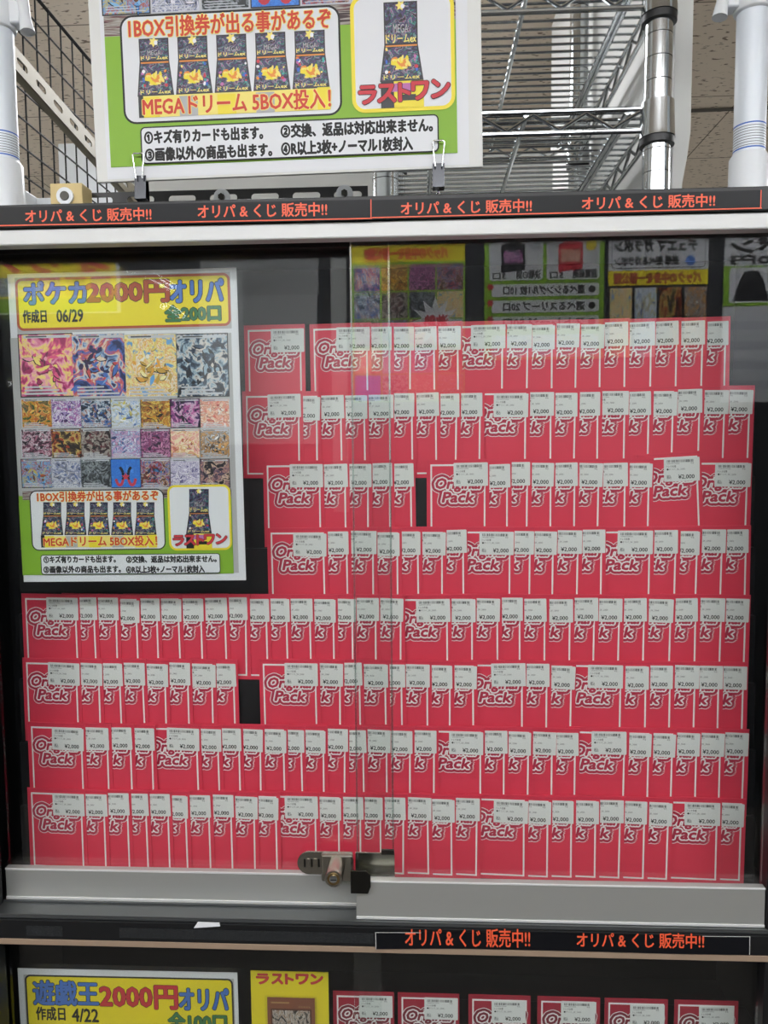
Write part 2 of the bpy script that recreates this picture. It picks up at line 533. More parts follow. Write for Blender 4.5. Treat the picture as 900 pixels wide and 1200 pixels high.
# black scuffed tape left on the shelf edge
for a, b in ((31, 73), (140, 438)):
    mb = MB(); mb.box(xat(a, -0.0985, 1095), xat(b, -0.0985, 1095), -0.0988, -0.098, zat(1106, -0.0985), zat(1094.5, -0.0985), M_RESIDUE); cpart(mb, 'tape_residue').__setitem__('label', 'scuffed black tape residue on the shelf edge')
mb = MB(); mb.prism([tuple((at(x, y, -0.0985).x, at(x, y, -0.0985).z)) for x, y in ((227, 1087.5), (258, 1085.5), (257, 1081.5), (232, 1080.5))], -0.0987, -0.098, M_PAPER)
cpart(mb, 'paper_scrap').__setitem__('label', 'torn white paper scrap stuck on the shelf edge')

# header tape
tt = 'オリパ & くじ 販売中!!'


def printed_tape(p0, p1, h, Y, texts, label, wave=0.0):
    fr = Frame(p0, p1, Y)
    t = thing('printed_tape', label, 'tape', fr.o, fr.rot())
    L_ = fr.uv(*p1)[0]
    s = Sheet(); n = 24
    top, bot = [], []
    for i in range(n + 1):
        u = L_ * i / n; dz = wave * math.sin(i / n * 5.2) * 0.5
        bot.append((u, -h / 2 + dz * 1.2)); top.append((u, h / 2 + dz * 0.4))
    v = [(p[0], 0, p[1]) for p in bot] + [(p[0], 0, p[1]) for p in top] + [(p[0], 0.0003, p[1]) for p in bot] + [(p[0], 0.0003, p[1]) for p in top]
    k = n + 1
    s.add(v, [(i, i + 1, k + i + 1, k + i) for i in range(n)] + [(2 * k + i + 1, 2 * k + i, 3 * k + i, 3 * k + i + 1) for i in range(n)], M_TAPE)
    for i in range(n):
        y = -0.00005
        if wave: break
        s.add([(bot[i][0], y, bot[i][1] + 0.0006), (bot[i + 1][0], y, bot[i + 1][1] + 0.0006), (bot[i + 1][0], y, bot[i + 1][1] + 0.0018), (bot[i][0], y, bot[i][1] + 0.0018)], [(0, 1, 2, 3)], M_ORANGE)
    if not wave:
        s.rect((L_ - 0.0016, -h / 2 + 0.0006), (L_ - 0.0006, h / 2), M_ORANGE)
    if wave:      # pale lifted edges of the peeling tape
        m_ = mat('tape_edge', 'cfcfcb', 0.4)
        z0 = bot[0][1]
        s.rect((0.0, z0), (0.0007, top[0][1]), m_); s.rect((L_ - 0.0007, bot[-1][1]), (L_, top[-1][1]), m_)
        for i in list(range(0, 3)) + list(range(21, n)):
            s.poly([(top[i][0], top[i][1] - 0.0006), (top[i + 1][0], top[i + 1][1] - 0.0006), top[i + 1], top[i]], m_)
    for a, b in texts:
        s.k = 3
        s.text(tt, fr.uv(*a), fr.uv(*b), M_ORANGE, 0.00028, steps=6)
    s.build('tape_strip', t)
    return t


YT = YF - 0.0104
printed_tape((-8, 254.5), (436, 245.5), 0.0198, YT, [((30, 261), (177, 243)), ((232, 256), (383, 237))],
             'black tape with orange lettering along the case header, left strip')
printed_tape((436, 245.5), (893, 234), 0.0185, YT, [((470, 252), (623, 233)), ((682, 246), (838, 227))],
             'black tape with orange lettering along the case header, right strip')
t = printed_tape((440, 1102.5), (879, 1107), 0.0195, -0.0995, [((475, 1109), (621, 1089)), ((676, 1110), (825, 1094))],
                 'black tape with orange lettering peeling off the middle shelf edge', wave=0.003)

# ------------------------------------------------------------------ tiered stand and packs
NR = 8; STEP = 0.0056
def yrow(r): return (4.5 - r) * STEP
PW, PH, PT = 0.0735, 0.1035, 0.0009
tops = [379, 458, 540, 618.5, 697, 774, 851, 930]
zrow = [zat(tops[r - 1], yrow(r)) - PH for r in range(1, 9)]
stand = thing('tiered_stand', 'black tiered stand holding the rows of red packs', 'display stand', (0, 0, z_sh))
for r in range(1, 9):
    mb = MB()
    yb = yrow(r) + STEP / 2 - 0.0001
    mb.box(xat(16, 0), xat(889, 0), yrow(r) - STEP / 2 + 0.0001, yb if r > 1 else 0.05, 0.0002, zrow[r - 1] - z_sh - 0.0002, M_STAND)
    mb.build('tier', stand)

# the pack: printed pouch and price sticker (shared meshes)
s = Sheet()
s.box(0, PW, 0, PT, 0, PH, M_RED)
s.rect((0.0045, 0.0045), (PW - 0.0045, PH - 0.0055), M_PWHITE)
s.rect((0.0064, 0.0064), (PW - 0.0064, PH - 0.0076), M_RED)
lo = [('Original', (0.0105, PH - 0.0378), (0.0628, PH - 0.0222)), ('Pack', (0.0195, PH - 0.0502), (0.0560, PH - 0.0385))]
for fat, m in ((0.0062, M_PWHITE), (0.0054, M_REDD), (0.0024, M_PWHITE), (0.0007, M_REDD)):
    for txt, a, b in lo:
        s.text(txt, a, b, m, fat, 0.22, 20 if fat > 0.003 else 10)
# folded seam down the left side and the top crease
s.rect((0.0019, 0.0), (0.0022, PH), M_REDD)
s.rect((0.0, PH - 0.0022), (PW, PH - 0.0020), M_REDD)
print_y = s.y - s.k * s.EPS
proto = thing('card_pack', 'x', 'card pack')
s.build('pouch', proto)
SW, SH = 0.0400, 0.0275
s = Sheet()
yb0 = print_y - 0.0004
p = []
for cx, cz, a0 in ((SW - 0.001, 0.001, -90), (SW - 0.001, SH - 0.001, 0), (0.001, SH - 0.001, 90), (0.001, 0.001, 180)):
    for k in range(4):
        tq = math.radians(a0 + 30 * k); p.append((cx + 0.001 * math.cos(tq), cz + 0.001 * math.sin(tq)))
s.prism(p, -0.00015, 0.0002, M_STICK)
s.y = -0.00015
rb = random.Random(3); x = 0.0035
y = s.lay()
while x < 0.033:
    wd = rb.choice((0.0003, 0.0006, 0.0009, 0.0005)); s.add([(x, y, SH - 0.0055), (x + wd, y, SH - 0.0055), (x + wd, y, SH - 0.0024), (x, y, SH - 0.0024)], [(0, 1, 2, 3)], M_INK); x += wd + rb.choice((0.0003, 0.0005, 0.0008))
s.text('2000000192006', (0.0035, SH - 0.0074), (0.0175, SH - 0.0062), M_GINK)
s.text('中古', (0.0300, SH - 0.0078), (0.0335, SH - 0.0058), M_INK)
s.text('トレカ各種', (0.0030, SH - 0.0112), (0.0135, SH - 0.0086), M_INK)
s.text('●オリパ_2K_2000', (0.0030, SH - 0.0146), (0.0235, SH - 0.0122), M_GINK)
s.ell((0.0042, SH - 0.0134), 0.0010, 0.0011, M_INK)
s.text('税込', (0.0030, SH - 0.0245), (0.0080, SH - 0.0200), M_GINK, 0.00005)
s.text('¥2,000', (0.0160, SH - 0.0252), (0.0340, SH - 0.0198), M_INK, 0.00012, steps=6)
stk = s.build('price_sticker', proto)
P_CH = list(proto.children)

LINES = {   # x in the photograph of the right white line of every pack, by row; (g) marks a pack after a gap
    1: [352.5, 430.4, 456.7, 480, 509, 536.7, 588, 617, 646.5, 674, 702.7, 731.8, 762, 792, 821.8, 849],
    2: [350, 371, 400, 427.5, 456.7, 483, 511, 533.5, 561.5, 615, 645, 672.4, 700, 731, 759, 787, 818, 847, 876],
    3: [375, 404.7, 430.7, 456.7, 482, 567.7, 594, 617, 645, 672.7, 700, 731.7, 759, 820, 873.5],
    4: [380, 407, 437, 465.7, 490, 517.7, 543, 596.7, 620, 647, 675.7, 704, 760, 790, 815, 844, 873],
    5: [90, 111.7, 136.7, 161, 185, 210.7, 236.7, 265, 288, 313, 336.7, 364, 391, 413, 440, 469, 524, 553, 583, 609, 638, 667, 695, 724, 753.5, 784, 814, 843, 871.7],
    6: [90.7, 116.7, 141.7, 169, 194, 221, 249, 275, 370.7, 398, 422, 452, 471, 500.7, 526.7, 554.5, 611.7, 640, 668, 726, 756, 784, 812.7, 841, 869.5],
    7: [96.7, 126.7, 154, 179, 232, 256.7, 281, 305, 333, 354, 379, 403, 426, 453, 480, 508, 562.7, 590, 618, 646, 673, 730, 758.5, 786, 814.6, 842.5, 869.7],
    8: [96.7, 123, 150.7, 172.7, 198, 219, 246, 271.7, 298, 324, 370, 397, 422, 446, 472, 501.7, 529, 557.7, 613.5, 641, 669, 697, 725, 753.6, 781, 838.7, 866.5],
}
RAISED = {(3, 13): (0.005, -3.2), (2, 7): (0.0, 0.8), (5, 7): (0.001, -0.5), (7, 11): (0.001, 1.0)}
ORD = ['first', 'second', 'third', 'fourth', 'fifth', 'sixth', 'seventh', 'eighth', 'ninth', 'tenth', 'eleventh', 'twelfth', 'thirteenth', 'fourteenth', 'fifteenth']
ROWN = ['top row', 'second row', 'third row', 'fourth row', 'fifth row', 'sixth row', 'seventh row', 'bottom row']
used = False
rj = random.Random(11)


def place_pack(x, y, z, yaw, roll, sdx, sdz, sroll, label, group):
    global used
    o = proto if not used else proto.copy()
    if used: COL.objects.link(o)
    o.location = (x, y, z); o.rotation_euler = (0, roll, yaw)
    o['label'] = label; o['group'] = group; o['category'] = 'card pack'
    for c0 in P_CH:
        c = c0 if not used else c0.copy()
        if used: COL.objects.link(c); c.parent = o
        if c0 is stk:
            c.location = (PW - 0.0018 - SW + sdx, print_y - 0.00025, PH - 0.0046 - SH + sdz); c.rotation_euler = (0, sroll, 0)
    used = True
    return o


def ordinal(i, n):
    k, side = (i, 'left') if i < (n + 1) // 2 else (n - 1 - i, 'right')
    if k == 0: return side + 'most'
    return ORD[k] + ' from the ' + side


for r in range(1, 9):
    ln = LINES[r]; n = len(ln)
    for i, lx in enumerate(ln):
        Yc = yrow(r)
        ym = tops[r - 1] + 40 + (lx - 450) * (tops[r - 1] - 706 + 40) * 4.9e-5
        xr = at(lx, ym, Yc).x + 0.0055
        yaw = -0.052
        dz, ro = RAISED.get((r, i), (rj.uniform(0, 0.0011), rj.uniform(-0.5, 0.5)))
        if (r, i) == (3, 13): Yc -= 0.0002
        ro = math.radians(ro)
        x = xr - PW * math.cos(yaw); y = Yc - math.sin(yaw) * PW / 2 - 0.0005
        z = zrow[r - 1] + dz + (PW * math.sin(ro) if ro > 0 else 0)
        big = [0.0, 0.0012, -0.0012][i % 3]
        lab = 'red card pack with price sticker, %s in the %s' % (ordinal(i, n), ROWN[r - 1])
        place_pack(x, y, z, yaw, ro, rj.uniform(-0.0012, 0.0012), rj.uniform(-0.0016, 0.0008), math.radians(rj.uniform(-1.6, 1.6)), lab, 'red card packs on the tiered stand')

# lower compartment packs: a deeper red print
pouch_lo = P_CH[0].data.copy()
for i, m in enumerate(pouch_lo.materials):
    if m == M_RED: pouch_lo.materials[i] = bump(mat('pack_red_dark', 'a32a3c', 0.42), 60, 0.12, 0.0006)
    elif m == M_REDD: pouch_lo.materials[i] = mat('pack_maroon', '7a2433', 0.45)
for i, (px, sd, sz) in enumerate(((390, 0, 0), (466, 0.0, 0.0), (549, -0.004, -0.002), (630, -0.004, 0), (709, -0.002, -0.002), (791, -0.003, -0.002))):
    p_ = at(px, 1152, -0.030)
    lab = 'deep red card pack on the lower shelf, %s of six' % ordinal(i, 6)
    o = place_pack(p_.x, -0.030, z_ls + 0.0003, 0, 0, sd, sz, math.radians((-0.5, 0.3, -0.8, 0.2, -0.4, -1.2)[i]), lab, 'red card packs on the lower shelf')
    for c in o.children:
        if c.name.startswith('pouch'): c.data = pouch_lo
if True:   # slab behind so the lower packs lean against something
    mb = MB(); mb.box(-0.12, 0.40, -0.024, 0.02, z_ls + 0.0005, z_ls + 0.06, M_STAND)
    tag(mb.build('pack_stand', bevel=0.0015), 'low black stand behind the six packs on the lower shelf', 'display stand')

# ------------------------------------------------------------------ poster design (pixels of the small poster)
PAL = [
    ['7a1f4a', 'c83a7a', 'f2a0b8', 'f6e27a', 'e85a8a', 'a82860'], ['1f2a5a', '4a70c0', 'd05050', 'e8d8c0', '88b0e0', '302050'],
    ['6aa8e0', 'e8d070', 'f6eeb0', 'e8a840', 'f4f0e0', 'c8a040'], ['1a2030', '3a5068', 'a0b8c8', 'e0d8d0', '28405a', '0e1420'],
    ['30502a', 'd8a020', 'b04020', 'e8c060', '204020', '806030'], ['d8d0e0', 'b060a0', '7050a0', 'f0e8f0', 'a08ac0', '402060'],
    ['203a70', '5080c0', 'a06030', 'c8d8e8', '304868', '101828'], ['e8e4d0', '80a8d8', 'f0f0f0', 'b0c8e0', 'd8c860', '5070b0'],
    ['e0a820', 'b06020', 'f0d060', '503010', 'c88030', '281808'], ['301840', '804080', 'c060a0', 'e0c0d8', '502868', '180820'],
    ['f0e8e0', 'd86050', 'f0c0a0', 'b03030', 'f8f0d8', 'e0a080'], ['20101c', '603048', 'a86880', 'd8c8d0', '402038', '100810'],
    ['1c1410', '504028', 'c8b060', 'a04020', '302018', '0c0806'], ['30282c', '683038', '888078', 'b0a8a0', '402024', '181416'],
    ['c0d0e8', '506aa0', 'e0a0c0', '8898c8', 'f0f0f8', '304070'], ['382040', 'a04878', '583060', 'd890b8', '281030', '784068'],
    ['f4e4c0', 'e89090', 'f8f0d0', 'e0b070', 'f0a8a8', 'c07050'], ['181818', 'c8c8c8', '705030', 'e0a860', '404850', 'f0f0f0'],
    ['2a78c0', 'c0b060', '60a0d8', 'b05028', '80b8e0', '704020'], ['c0c0c8', '8088a0', 'e0e0e8', '6070a0', 'a0a0a8', '384870'],
    ['282c30', '586068', '90989c', '404448', '181c20', '788088'], ['2a70d0', '3a88e0', '2a70d0', '3a80d8', '3070c8', '4a90e8'],
    ['203858', 'c04838', '3878b0', 'd8b090', '281820', '803028'], ['d8d4e0', '9890b8', 'f0ecf4', 'b0a8c8', '686090', 'e8e4f0'],
    ['30283c', '806070', 'c09080', '584860', 'e0c0a8', '181420'],
]
ARTM = [art('card_art_%d' % i, c, i + 1, 2.6 + (i % 4) * 0.6, 0.5 + (i % 3) * 0.5) for i, c in enumerate(PAL)]
M_PK = art('booster_art', ['14121c', '1c1828', '54407a', '17141f', '2a8a80', 'b070a0', '14121c'], 41, 5, 1.0, 2.0)

M_COLD = [mat('ink_%s' % c, c, 0.5) for c in ('f4e27a', '3a6ac8', 'c83a4a', 'f0f0f4', '40a8a0', '202028', 'e89038', 'c070b0')]
M_PKD = mat('booster_dark', '16161c', 0.4)
M_PYEL = mat('booster_yellow', 'f0dc30', 0.45)
M_LAV = mat('print_lavender', 'b4b4b4', 0.5)
M_SKY = mat('card_silver', 'c8ccd4', 0.4)


def card(s, T, x0, y0, x1, y1, k, big):
    s.rect(T(x0, y1), T(x1, y0), M_SKY if k % 3 else M_PKD)
    d = 1.2 if big else 0.8
    s.rect(T(x0 + d, y1 - d), T(x1 - d, y0 + d), ARTM[k])
    rr = random.Random(100 + k)
    W, H = x1 - x0, y1 - y0
    sc_ = abs(T(1, 0)[0] - T(0, 0)[0])
    pal = [mat('ink_' + c, c, 0.45) for c in PAL[k]]
    if k == 21:                               # red curls on blue
        c = T(x0 + W / 2, y0 + H * 0.62)
        for sg in (-1, 1):
            for q in range(14):
                a = -1.2 + q * 0.30
                cx = c[0] + sg * (0.22 * W - 0.13 * W * math.cos(a)) * sc_; cz = c[1] - (0.30 * H * math.sin(a) - 0.02 * H) * sc_
                s.ell((cx, cz), 0.055 * W * sc_, 0.055 * W * sc_, M_COLD[2] if q > 5 else M_PKD, 8)
        s.star(c, 0.16 * W * sc_, 0.07 * W * sc_, 5, M_COLD[2], 1.57)
        return
    def leaf(c, L_, w_, a, m):
        ca, sa = math.cos(a), math.sin(a); p = []
        for t_, r_ in ((0, 0.25), (0.35, 1), (0.7, 0.7), (1, 0), (0.7, -0.6), (0.35, -0.9), (0, -0.3)):
            p.append((c[0] + (t_ * L_ * ca - r_ * w_ * sa) * sc_, c[1] + (t_ * L_ * sa + r_ * w_ * ca) * sc_))
        s.poly(p, m)
    # the picture: overlapping leaves and discs in the card's own inks, denser towards the middle
    for q in range(34 if big else 16):
        u = rr.gauss(0, 0.17); v = rr.gauss(0, 0.17)
        u = max(-0.36, min(0.36, u)); v = max(-0.30, min(0.32, v))
        c = T(x0 + W * (0.5 + u), y0 + H * (0.52 + v))
        L_, w_, a = W * rr.uniform(0.09, 0.26), W * rr.uniform(0.02, 0.055), rr.uniform(0, 6.3)
        m = rr.choice(pal)
        if q % 5 == 4:
            s.ell(c, W * rr.uniform(0.03, 0.07) * sc_, W * rr.uniform(0.02, 0.05) * sc_, m, 10, a)
        else:
            if q % 2: leaf((c[0] - 0.006 * W * sc_, c[1] - 0.008 * W * sc_), L_ * 1.12, w_ * 1.25, a, M_PKD)
            leaf(c, L_, w_, a, m)
    # title strip and text lines
    s.rect(T(x0 + d + W * 0.03, y0 + d + H * 0.075), T(x1 - d - W * 0.03, y0 + d + H * 0.015), M_SKY)
    s.rect(T(x0 + W * 0.10, y0 + d + H * 0.06), T(x0 + W * 0.5, y0 + d + H * 0.03), M_GINK)
    for q in range(3):
        s.rect(T(x0 + W * 0.08, y1 - H * (0.07 + 0.05 * q)), T(x0 + W * (0.9 - 0.15 * q), y1 - H * (0.055 + 0.05 * q)), M_SKY)


def booster(s, T, xc, y0, y1, wt, wb, ys, seed):
    """a printed two-part booster box: flared, dark with a gold burst; ys = lower front starts"""
    sc_ = abs(T(1, 0)[0] - T(0, 0)[0])
    s.poly([T(xc - wb, y1), T(xc + wb, y1), T(xc + wt, ys), T(xc + wt, y0), T(xc - wt, y0), T(xc - wt, ys)], M_PKD)
    s.rect(T(xc - wt * 0.92, ys - 1), T(xc + wt * 0.92, y0 + 1), M_PK)
    s.poly([T(xc - wb * 0.92, y1 - 1), T(xc + wb * 0.92, y1 - 1), T(xc + wt * 0.92, ys + 1), T(xc - wt * 0.92, ys + 1)], M_PK, [(0, 0), (1, 0), (0.9, 1), (0.1, 1)])
    h2 = y1 - ys
    s.star(T(xc, y0 + 2.5), 3.6 * sc_, 2.0 * sc_, 6, M_COLD[0], seed); s.ell(T(xc + 1.5, y0 + 3), 1.3 * sc_, 1.6 * sc_, M_COLD[3], 10)
    s.text('MEGA', T(xc - wt * 0.45, y0 + (ys - y0) * 0.72), T(xc + wt * 0.45, y0 + (ys - y0) * 0.52), M_LAV, 0.0)
    s.text('ドリームex', T(xc - wt * 0.9, ys - 1.2), T(xc + wt * 0.9, y0 + (ys - y0) * 0.76), M_COLD[0], 0.00012 * sc_ / 0.001, steps=6)
    s.rect(T(xc - wt * 0.92, ys + 1.2), T(xc + wt * 0.95, ys + 0.2), M_COLD[6])
    cy = ys + h2 * 0.48
    rq = random.Random(9)
    for q in range(24):
        a, r_ = rq.uniform(0, 6.3), 5.4 * math.sqrt(rq.random())
        s.ell(T(xc - 0.4 + r_ * math.cos(a) * 1.1, cy + r_ * math.sin(a) * 0.85), rq.uniform(1.5, 3.4) * sc_, rq.uniform(0.7, 1.5) * sc_, (M_COLD[0], M_PYEL, M_PYEL, M_COLD[0], M_COLD[6])[q % 5], 10, rq.uniform(0, 3))
    rr = random.Random(int(seed * 10))
    for q in range(12):
        sx = rr.choice((-1, 1)) * wt * rr.uniform(0.70, 0.92)
        s.ell(T(xc + sx, ys + h2 * rr.uniform(0.1, 0.75)), rr.uniform(0.6, 1.3) * sc_, rr.uniform(0.6, 1.5) * sc_, M_COLD[(q * 3 + 1) % 8], 8, q)
    s.text('ドリームex', T(xc - wb * 0.82, y1 - 1.2), T(xc + wb * 0.82, y1 - h2 * 0.17), M_COLD[0], 0.0001 * sc_ / 0.001, steps=6)


def poster_print(s, T):
    sc_ = abs(T(1, 0)[0] - T(0, 0)[0])
    K = sc_ / 0.001
    s.rect(T(27, 673.5), T(271, 390), M_LAV)
    s.rect(T(27, 674), T(271, 578), M_GREEN)
    s.rect(T(20.5, 391), T(269.5, 318.5), M_LAV)
    s.frame(T(20.5, 388), T(269, 319.5), 8 * sc_, 3.0 * sc_, M_BROWN, M_YEL)
    s.text('ポケカ', T(29, 356.5), T(100, 329), M_BLUE, 0.0011 * K, out=M_INK, ow=0.0009 * K)
    s.text('2000円', T(102.5, 355.5), T(197, 328.5), M_BROWN, 0.0013 * K, out=M_INK, ow=0.0007 * K)
    s.text('オリパ', T(200.5, 354.5), T(261, 327), M_BLUE, 0.0011 * K, out=M_INK, ow=0.0009 * K)
    s.text('作成日', T(27.5, 378.5), T(54, 363), M_INK, 0.0005 * K)
    s.text('06/29', T(67, 377.5), T(97, 362.5), M_INK, 0.0005 * K)
    s.text('全200口', T(194, 376.5), T(258, 357), M_GTXT, 0.0009 * K, out=M_INK, ow=0.0006 * K)
    kb = s.k
    for i, (a, b) in enumerate(((24.5, 85), (86, 146.5), (147.5, 207), (208, 267))):
        s.k = kb; card(s, T, a, 390, b, 466, i, True)
    for r in range(3):
        for c in range(7):
            a = 26 + c * 34.8
            s.k = kb; card(s, T, a, 466.8 + r * 35.2, a + 34.3, 501.6 + r * 35.2, 4 + r * 7 + c, False)
    s.rect(T(27, 586), T(271, 572.5), ARTM[13]); s.rect(T(27, 674), T(271, 586), M_GREEN)
    s.frame(T(38, 645.5), T(192, 572.5), 9 * sc_, 1.4 * sc_, M_INK, M_PAPER)
    kb = s.k
    for i in range(5):
        s.k = kb; booster(s, T, 61.5 + i * 27.3, 588.5, 627, 10.5, 13, 604, i * 1.3 + 0.4)
    s.rect(T(49, 641.5), T(184, 627), M_COLD[0])
    for i in range(5): s.rect(T(51 + i * 27, 641.5), T(64 + i * 27, 628), M_LAV if i % 2 else M_PYEL)
    s.rect(T(49, 641.5), T(52.5, 627), M_PKD); s.rect(T(175, 641.5), T(184, 626.5), M_PYEL)
    s.text('1BOX引換券が出る事があるぞ', T(44.5, 588), T(185.5, 574.5), M_REDINK, 0.00035 * K, out=M_COLD[0], ow=0.0005 * K)
    s.text('MEGAドリーム 5BOX投入！', T(52, 640.5), T(184, 627.5), M_REDINK, 0.00035 * K, out=M_COLD[0], ow=0.0005 * K)
    s.frame(T(199, 645), T(270, 567.5), 9 * sc_, 2.6 * sc_, M_PYEL, M_PAPER)
    booster(s, T, 233.5, 573, 625, 11.5, 15, 601, 5.1)
    s.rect(T(219, 642.5), T(228, 625), M_PKD); s.rect(T(228, 642.5), T(248.5, 625), M_PYEL)
    s.rect(T(226, 632), T(240, 626.5), M_COLD[7]); s.rect(T(231, 638), T(243, 634), M_PKD)
    for ch, xa, xb, yo in (('ラ', 204, 215.5, 0.5), ('ス', 217, 229, 0), ('ト', 231.5, 239, -0.3), ('ワ', 240.5, 251.5, -0.8), ('ン', 254, 266, -1.5)):
        s.text(ch, T(xa, 638.5 + yo), T(xb, 627 + yo), M_CRIM, 0.0007 * K, out=M_INK, ow=0.00045 * K)
    s.frame(T(49.5, 673.2), T(258.3, 648), 3.5 * sc_, 0.9 * sc_, M_INK, M_PAPER)
    for txt, a, b in (('①キズ有りカードも出ます。', (52.5, 659.5), (136, 650.8)), ('②交換、返品は対応出来ません。', (149, 659.3), (254, 650.5)),
                      ('③画像以外の商品も出ます。', (52.5, 671.3), (142, 662.5)), ('④R以上3枚+ノーマル1枚封入', (149, 671.2), (240, 662.2))):
        s.text(txt, T(*a), T(*b), M_INK, 0.00045 * K, steps=8)


def plain_sheet(s, a, b, m, th=0.0006):
    s.box(a[0], b[0], 0, th, a[1], b[1], m)


def pouch(a, b, y, creases, name, parent, amp=0.0004):
    """clear laminate in front of the paper, slightly wavy, with a few sharper creases"""
    nx, nz = 170, 240; v = []; f = []
    rr = random.Random(5); ph = [(rr.uniform(20, 60), rr.uniform(15, 50), rr.uniform(0, 6)) for _ in range(5)]
    for j in range(nz + 1):
        for i in range(nx + 1):
            x = a[0] + (b[0] - a[0]) * i / nx; z = a[1] + (b[1] - a[1]) * j / nz
            h = sum(math.sin(x * p_ + z * q_ + r_) for p_, q_, r_ in ph) / 5 * amp
            for (x0, z0), (x1, z1), am, wd in creases:
                dx, dz = x1 - x0, z1 - z0; tt_ = ((x - x0) * dx + (z - z0) * dz) / (dx * dx + dz * dz)
                e = max(0, -tt_, tt_ - 1); tt_ = max(0, min(1, tt_))
                ds = math.hypot(x - x0 - tt_ * dx, z - z0 - tt_ * dz)
                h += am * math.exp(-(ds / wd) ** 2)
            v.append((x, y - max(h, -0.0003) - 0.0006, z))
    for j in range(nz):
        for i in range(nx):
            k = j * (nx + 1) + i; f.append((k, k + 1, k + nx + 2, k + nx + 1))
    mb = MB(); mb.add(v, f, M_POUCH)
    return mb.build(name, parent, smooth=True)


# poster hung inside the left door
YP = YGL + 0.005 + 0.0058
fr = Frame((30, 681), (281.5, 679), YP)
po = thing('poster', 'laminated yellow-headed price poster full of card pictures hung inside the left glass door', 'poster', fr.o, fr.rot())
s = Sheet()
plain_sheet(s, fr.uv(28, 682), fr.uv(277, 313.5), M_PAPER)
poster_print(s, lambda x, y: fr.uv(x, y))
s.build('printed_sheet', po)
front = s.k * s.EPS
pa, pb = fr.uv(20, 692), fr.uv(284, 304)
cr = []
for q0, q1, am, wd in (((160, 322), (200, 344), 0.0022, 0.0075), ((196, 364), (212, 376), 0.0018, 0.0065), ((12, 455), (26, 482), 0.0018, 0.006)):
    cr.append((fr.uv(*q0), fr.uv(*q1), am, wd))
po_p = pouch(pa, pb, -front - 0.0002, cr, 'laminate', po)

# large sign standing on top of the case
YS = -0.055
fb = Frame((113.5, 214), (566, 195.5), YS)
sg = thing('sign_board', 'large white sign board with the same price poster standing on the display case', 'sign', fb.o, fb.rot())
W_ = fb.uv(566, 195.5)[0]
mb = MB(); mb.box(0, W_, 0, 0.004, 0, 0.655, M_BOARD); mb.build('board', sg, bevel=0.001)
o0 = fb.uv(167, 193.5); o1 = fb.uv(514.5, 177.5)
ksc = (o1[0] - o0[0]) / (258.3 - 49.5)
TB = lambda x, y: (o0[0] + (x - 49.5) * ksc, o0[1] - (y - 673.2) * ksc)
s = Sheet(-0.0003)
a_, b_ = TB(24, 682), TB(279, 313.5)
s.box(a_[0], b_[0], -0.0003, -0.0001, a_[1], b_[1], M_PAPER)
poster_print(s, TB)
s.build('printed_sheet', sg)


def wire(mb, pts, r, m, n=8): mb.tube(pts, r, m, n)


M_CLIP = mat('clip_steel', '4a4b4e', 0.25, 1.0)
for px, label in ((166, 'silver binder clip gripping the bottom left of the big sign'), (514, 'silver binder clip gripping the bottom right of the big sign')):
    base = at(px, 237, YS); zt_ = fb.o.z + (base.x - fb.o.x) * math.tan(fb.roll) + 0.002
    zb_ = zt_ - 0.0215
    t = thing('binder_clip', label, 'clip', (base.x, YS + 0.002, zb_))
    mb = MB(); hw = 0.0062
    pts = [(-0.0055, 0.0), (-0.0045, 0.0), (-0.0026, 0.021), (-0.0036, 0.023)]
    # triangular spring body: front and back leaf and the bottom
    for sgn in (-1, 1):
        y0, y1 = sgn * 0.0058, sgn * 0.0031
        mb.add([(-hw, y0, 0.0), (hw, y0, 0.0), (hw, y1, 0.0245), (-hw, y1, 0.0245), (-hw, y0 + 0.0006 * sgn, 0.0), (hw, y0 + 0.0006 * sgn, 0.0), (hw, y1 + 0.0006 * sgn, 0.0245), (-hw, y1 + 0.0006 * sgn, 0.0245)],
               [(0, 1, 2, 3), (7, 6, 5, 4), (0, 3, 7, 4), (1, 5, 6, 2), (3, 2, 6, 7), (0, 4, 5, 1)], M_CLIP)
    mb.box(-hw, hw, -0.0064, 0.0064, -0.0006, 0.0, M_CLIP)
    mb.build('spring_body', t)
    for sgn in (-1, 1):
        mb = MB(); y0 = sgn * 0.0048; y1 = sgn * 0.0105
        if sgn < 0:   # front handle folded up against the sign
            wire(mb, [(-0.0035, -0.0075, 0.020), (-0.005, -0.0078, 0.034), (-0.0062, -0.0075, 0.044), (-0.005, -0.0072, 0.0462), (0.005, -0.0072, 0.0462), (0.0062, -0.0075, 0.044), (0.005, -0.0078, 0.034), (0.0035, -0.0075, 0.020)], 0.0009, M_CHROME)
        else:         # rear handle hanging down, crossing
            wire(mb, [(-0.0035, 0.0066, 0.004), (0.002, 0.008, -0.004), (0.006, 0.008, -0.0125), (-0.006, 0.008, -0.0125), (-0.002, 0.008, -0.004), (0.0035, 0.0066, 0.004)], 0.0009, M_CHROME)
        mb.build('wire_handle', t, smooth=True)

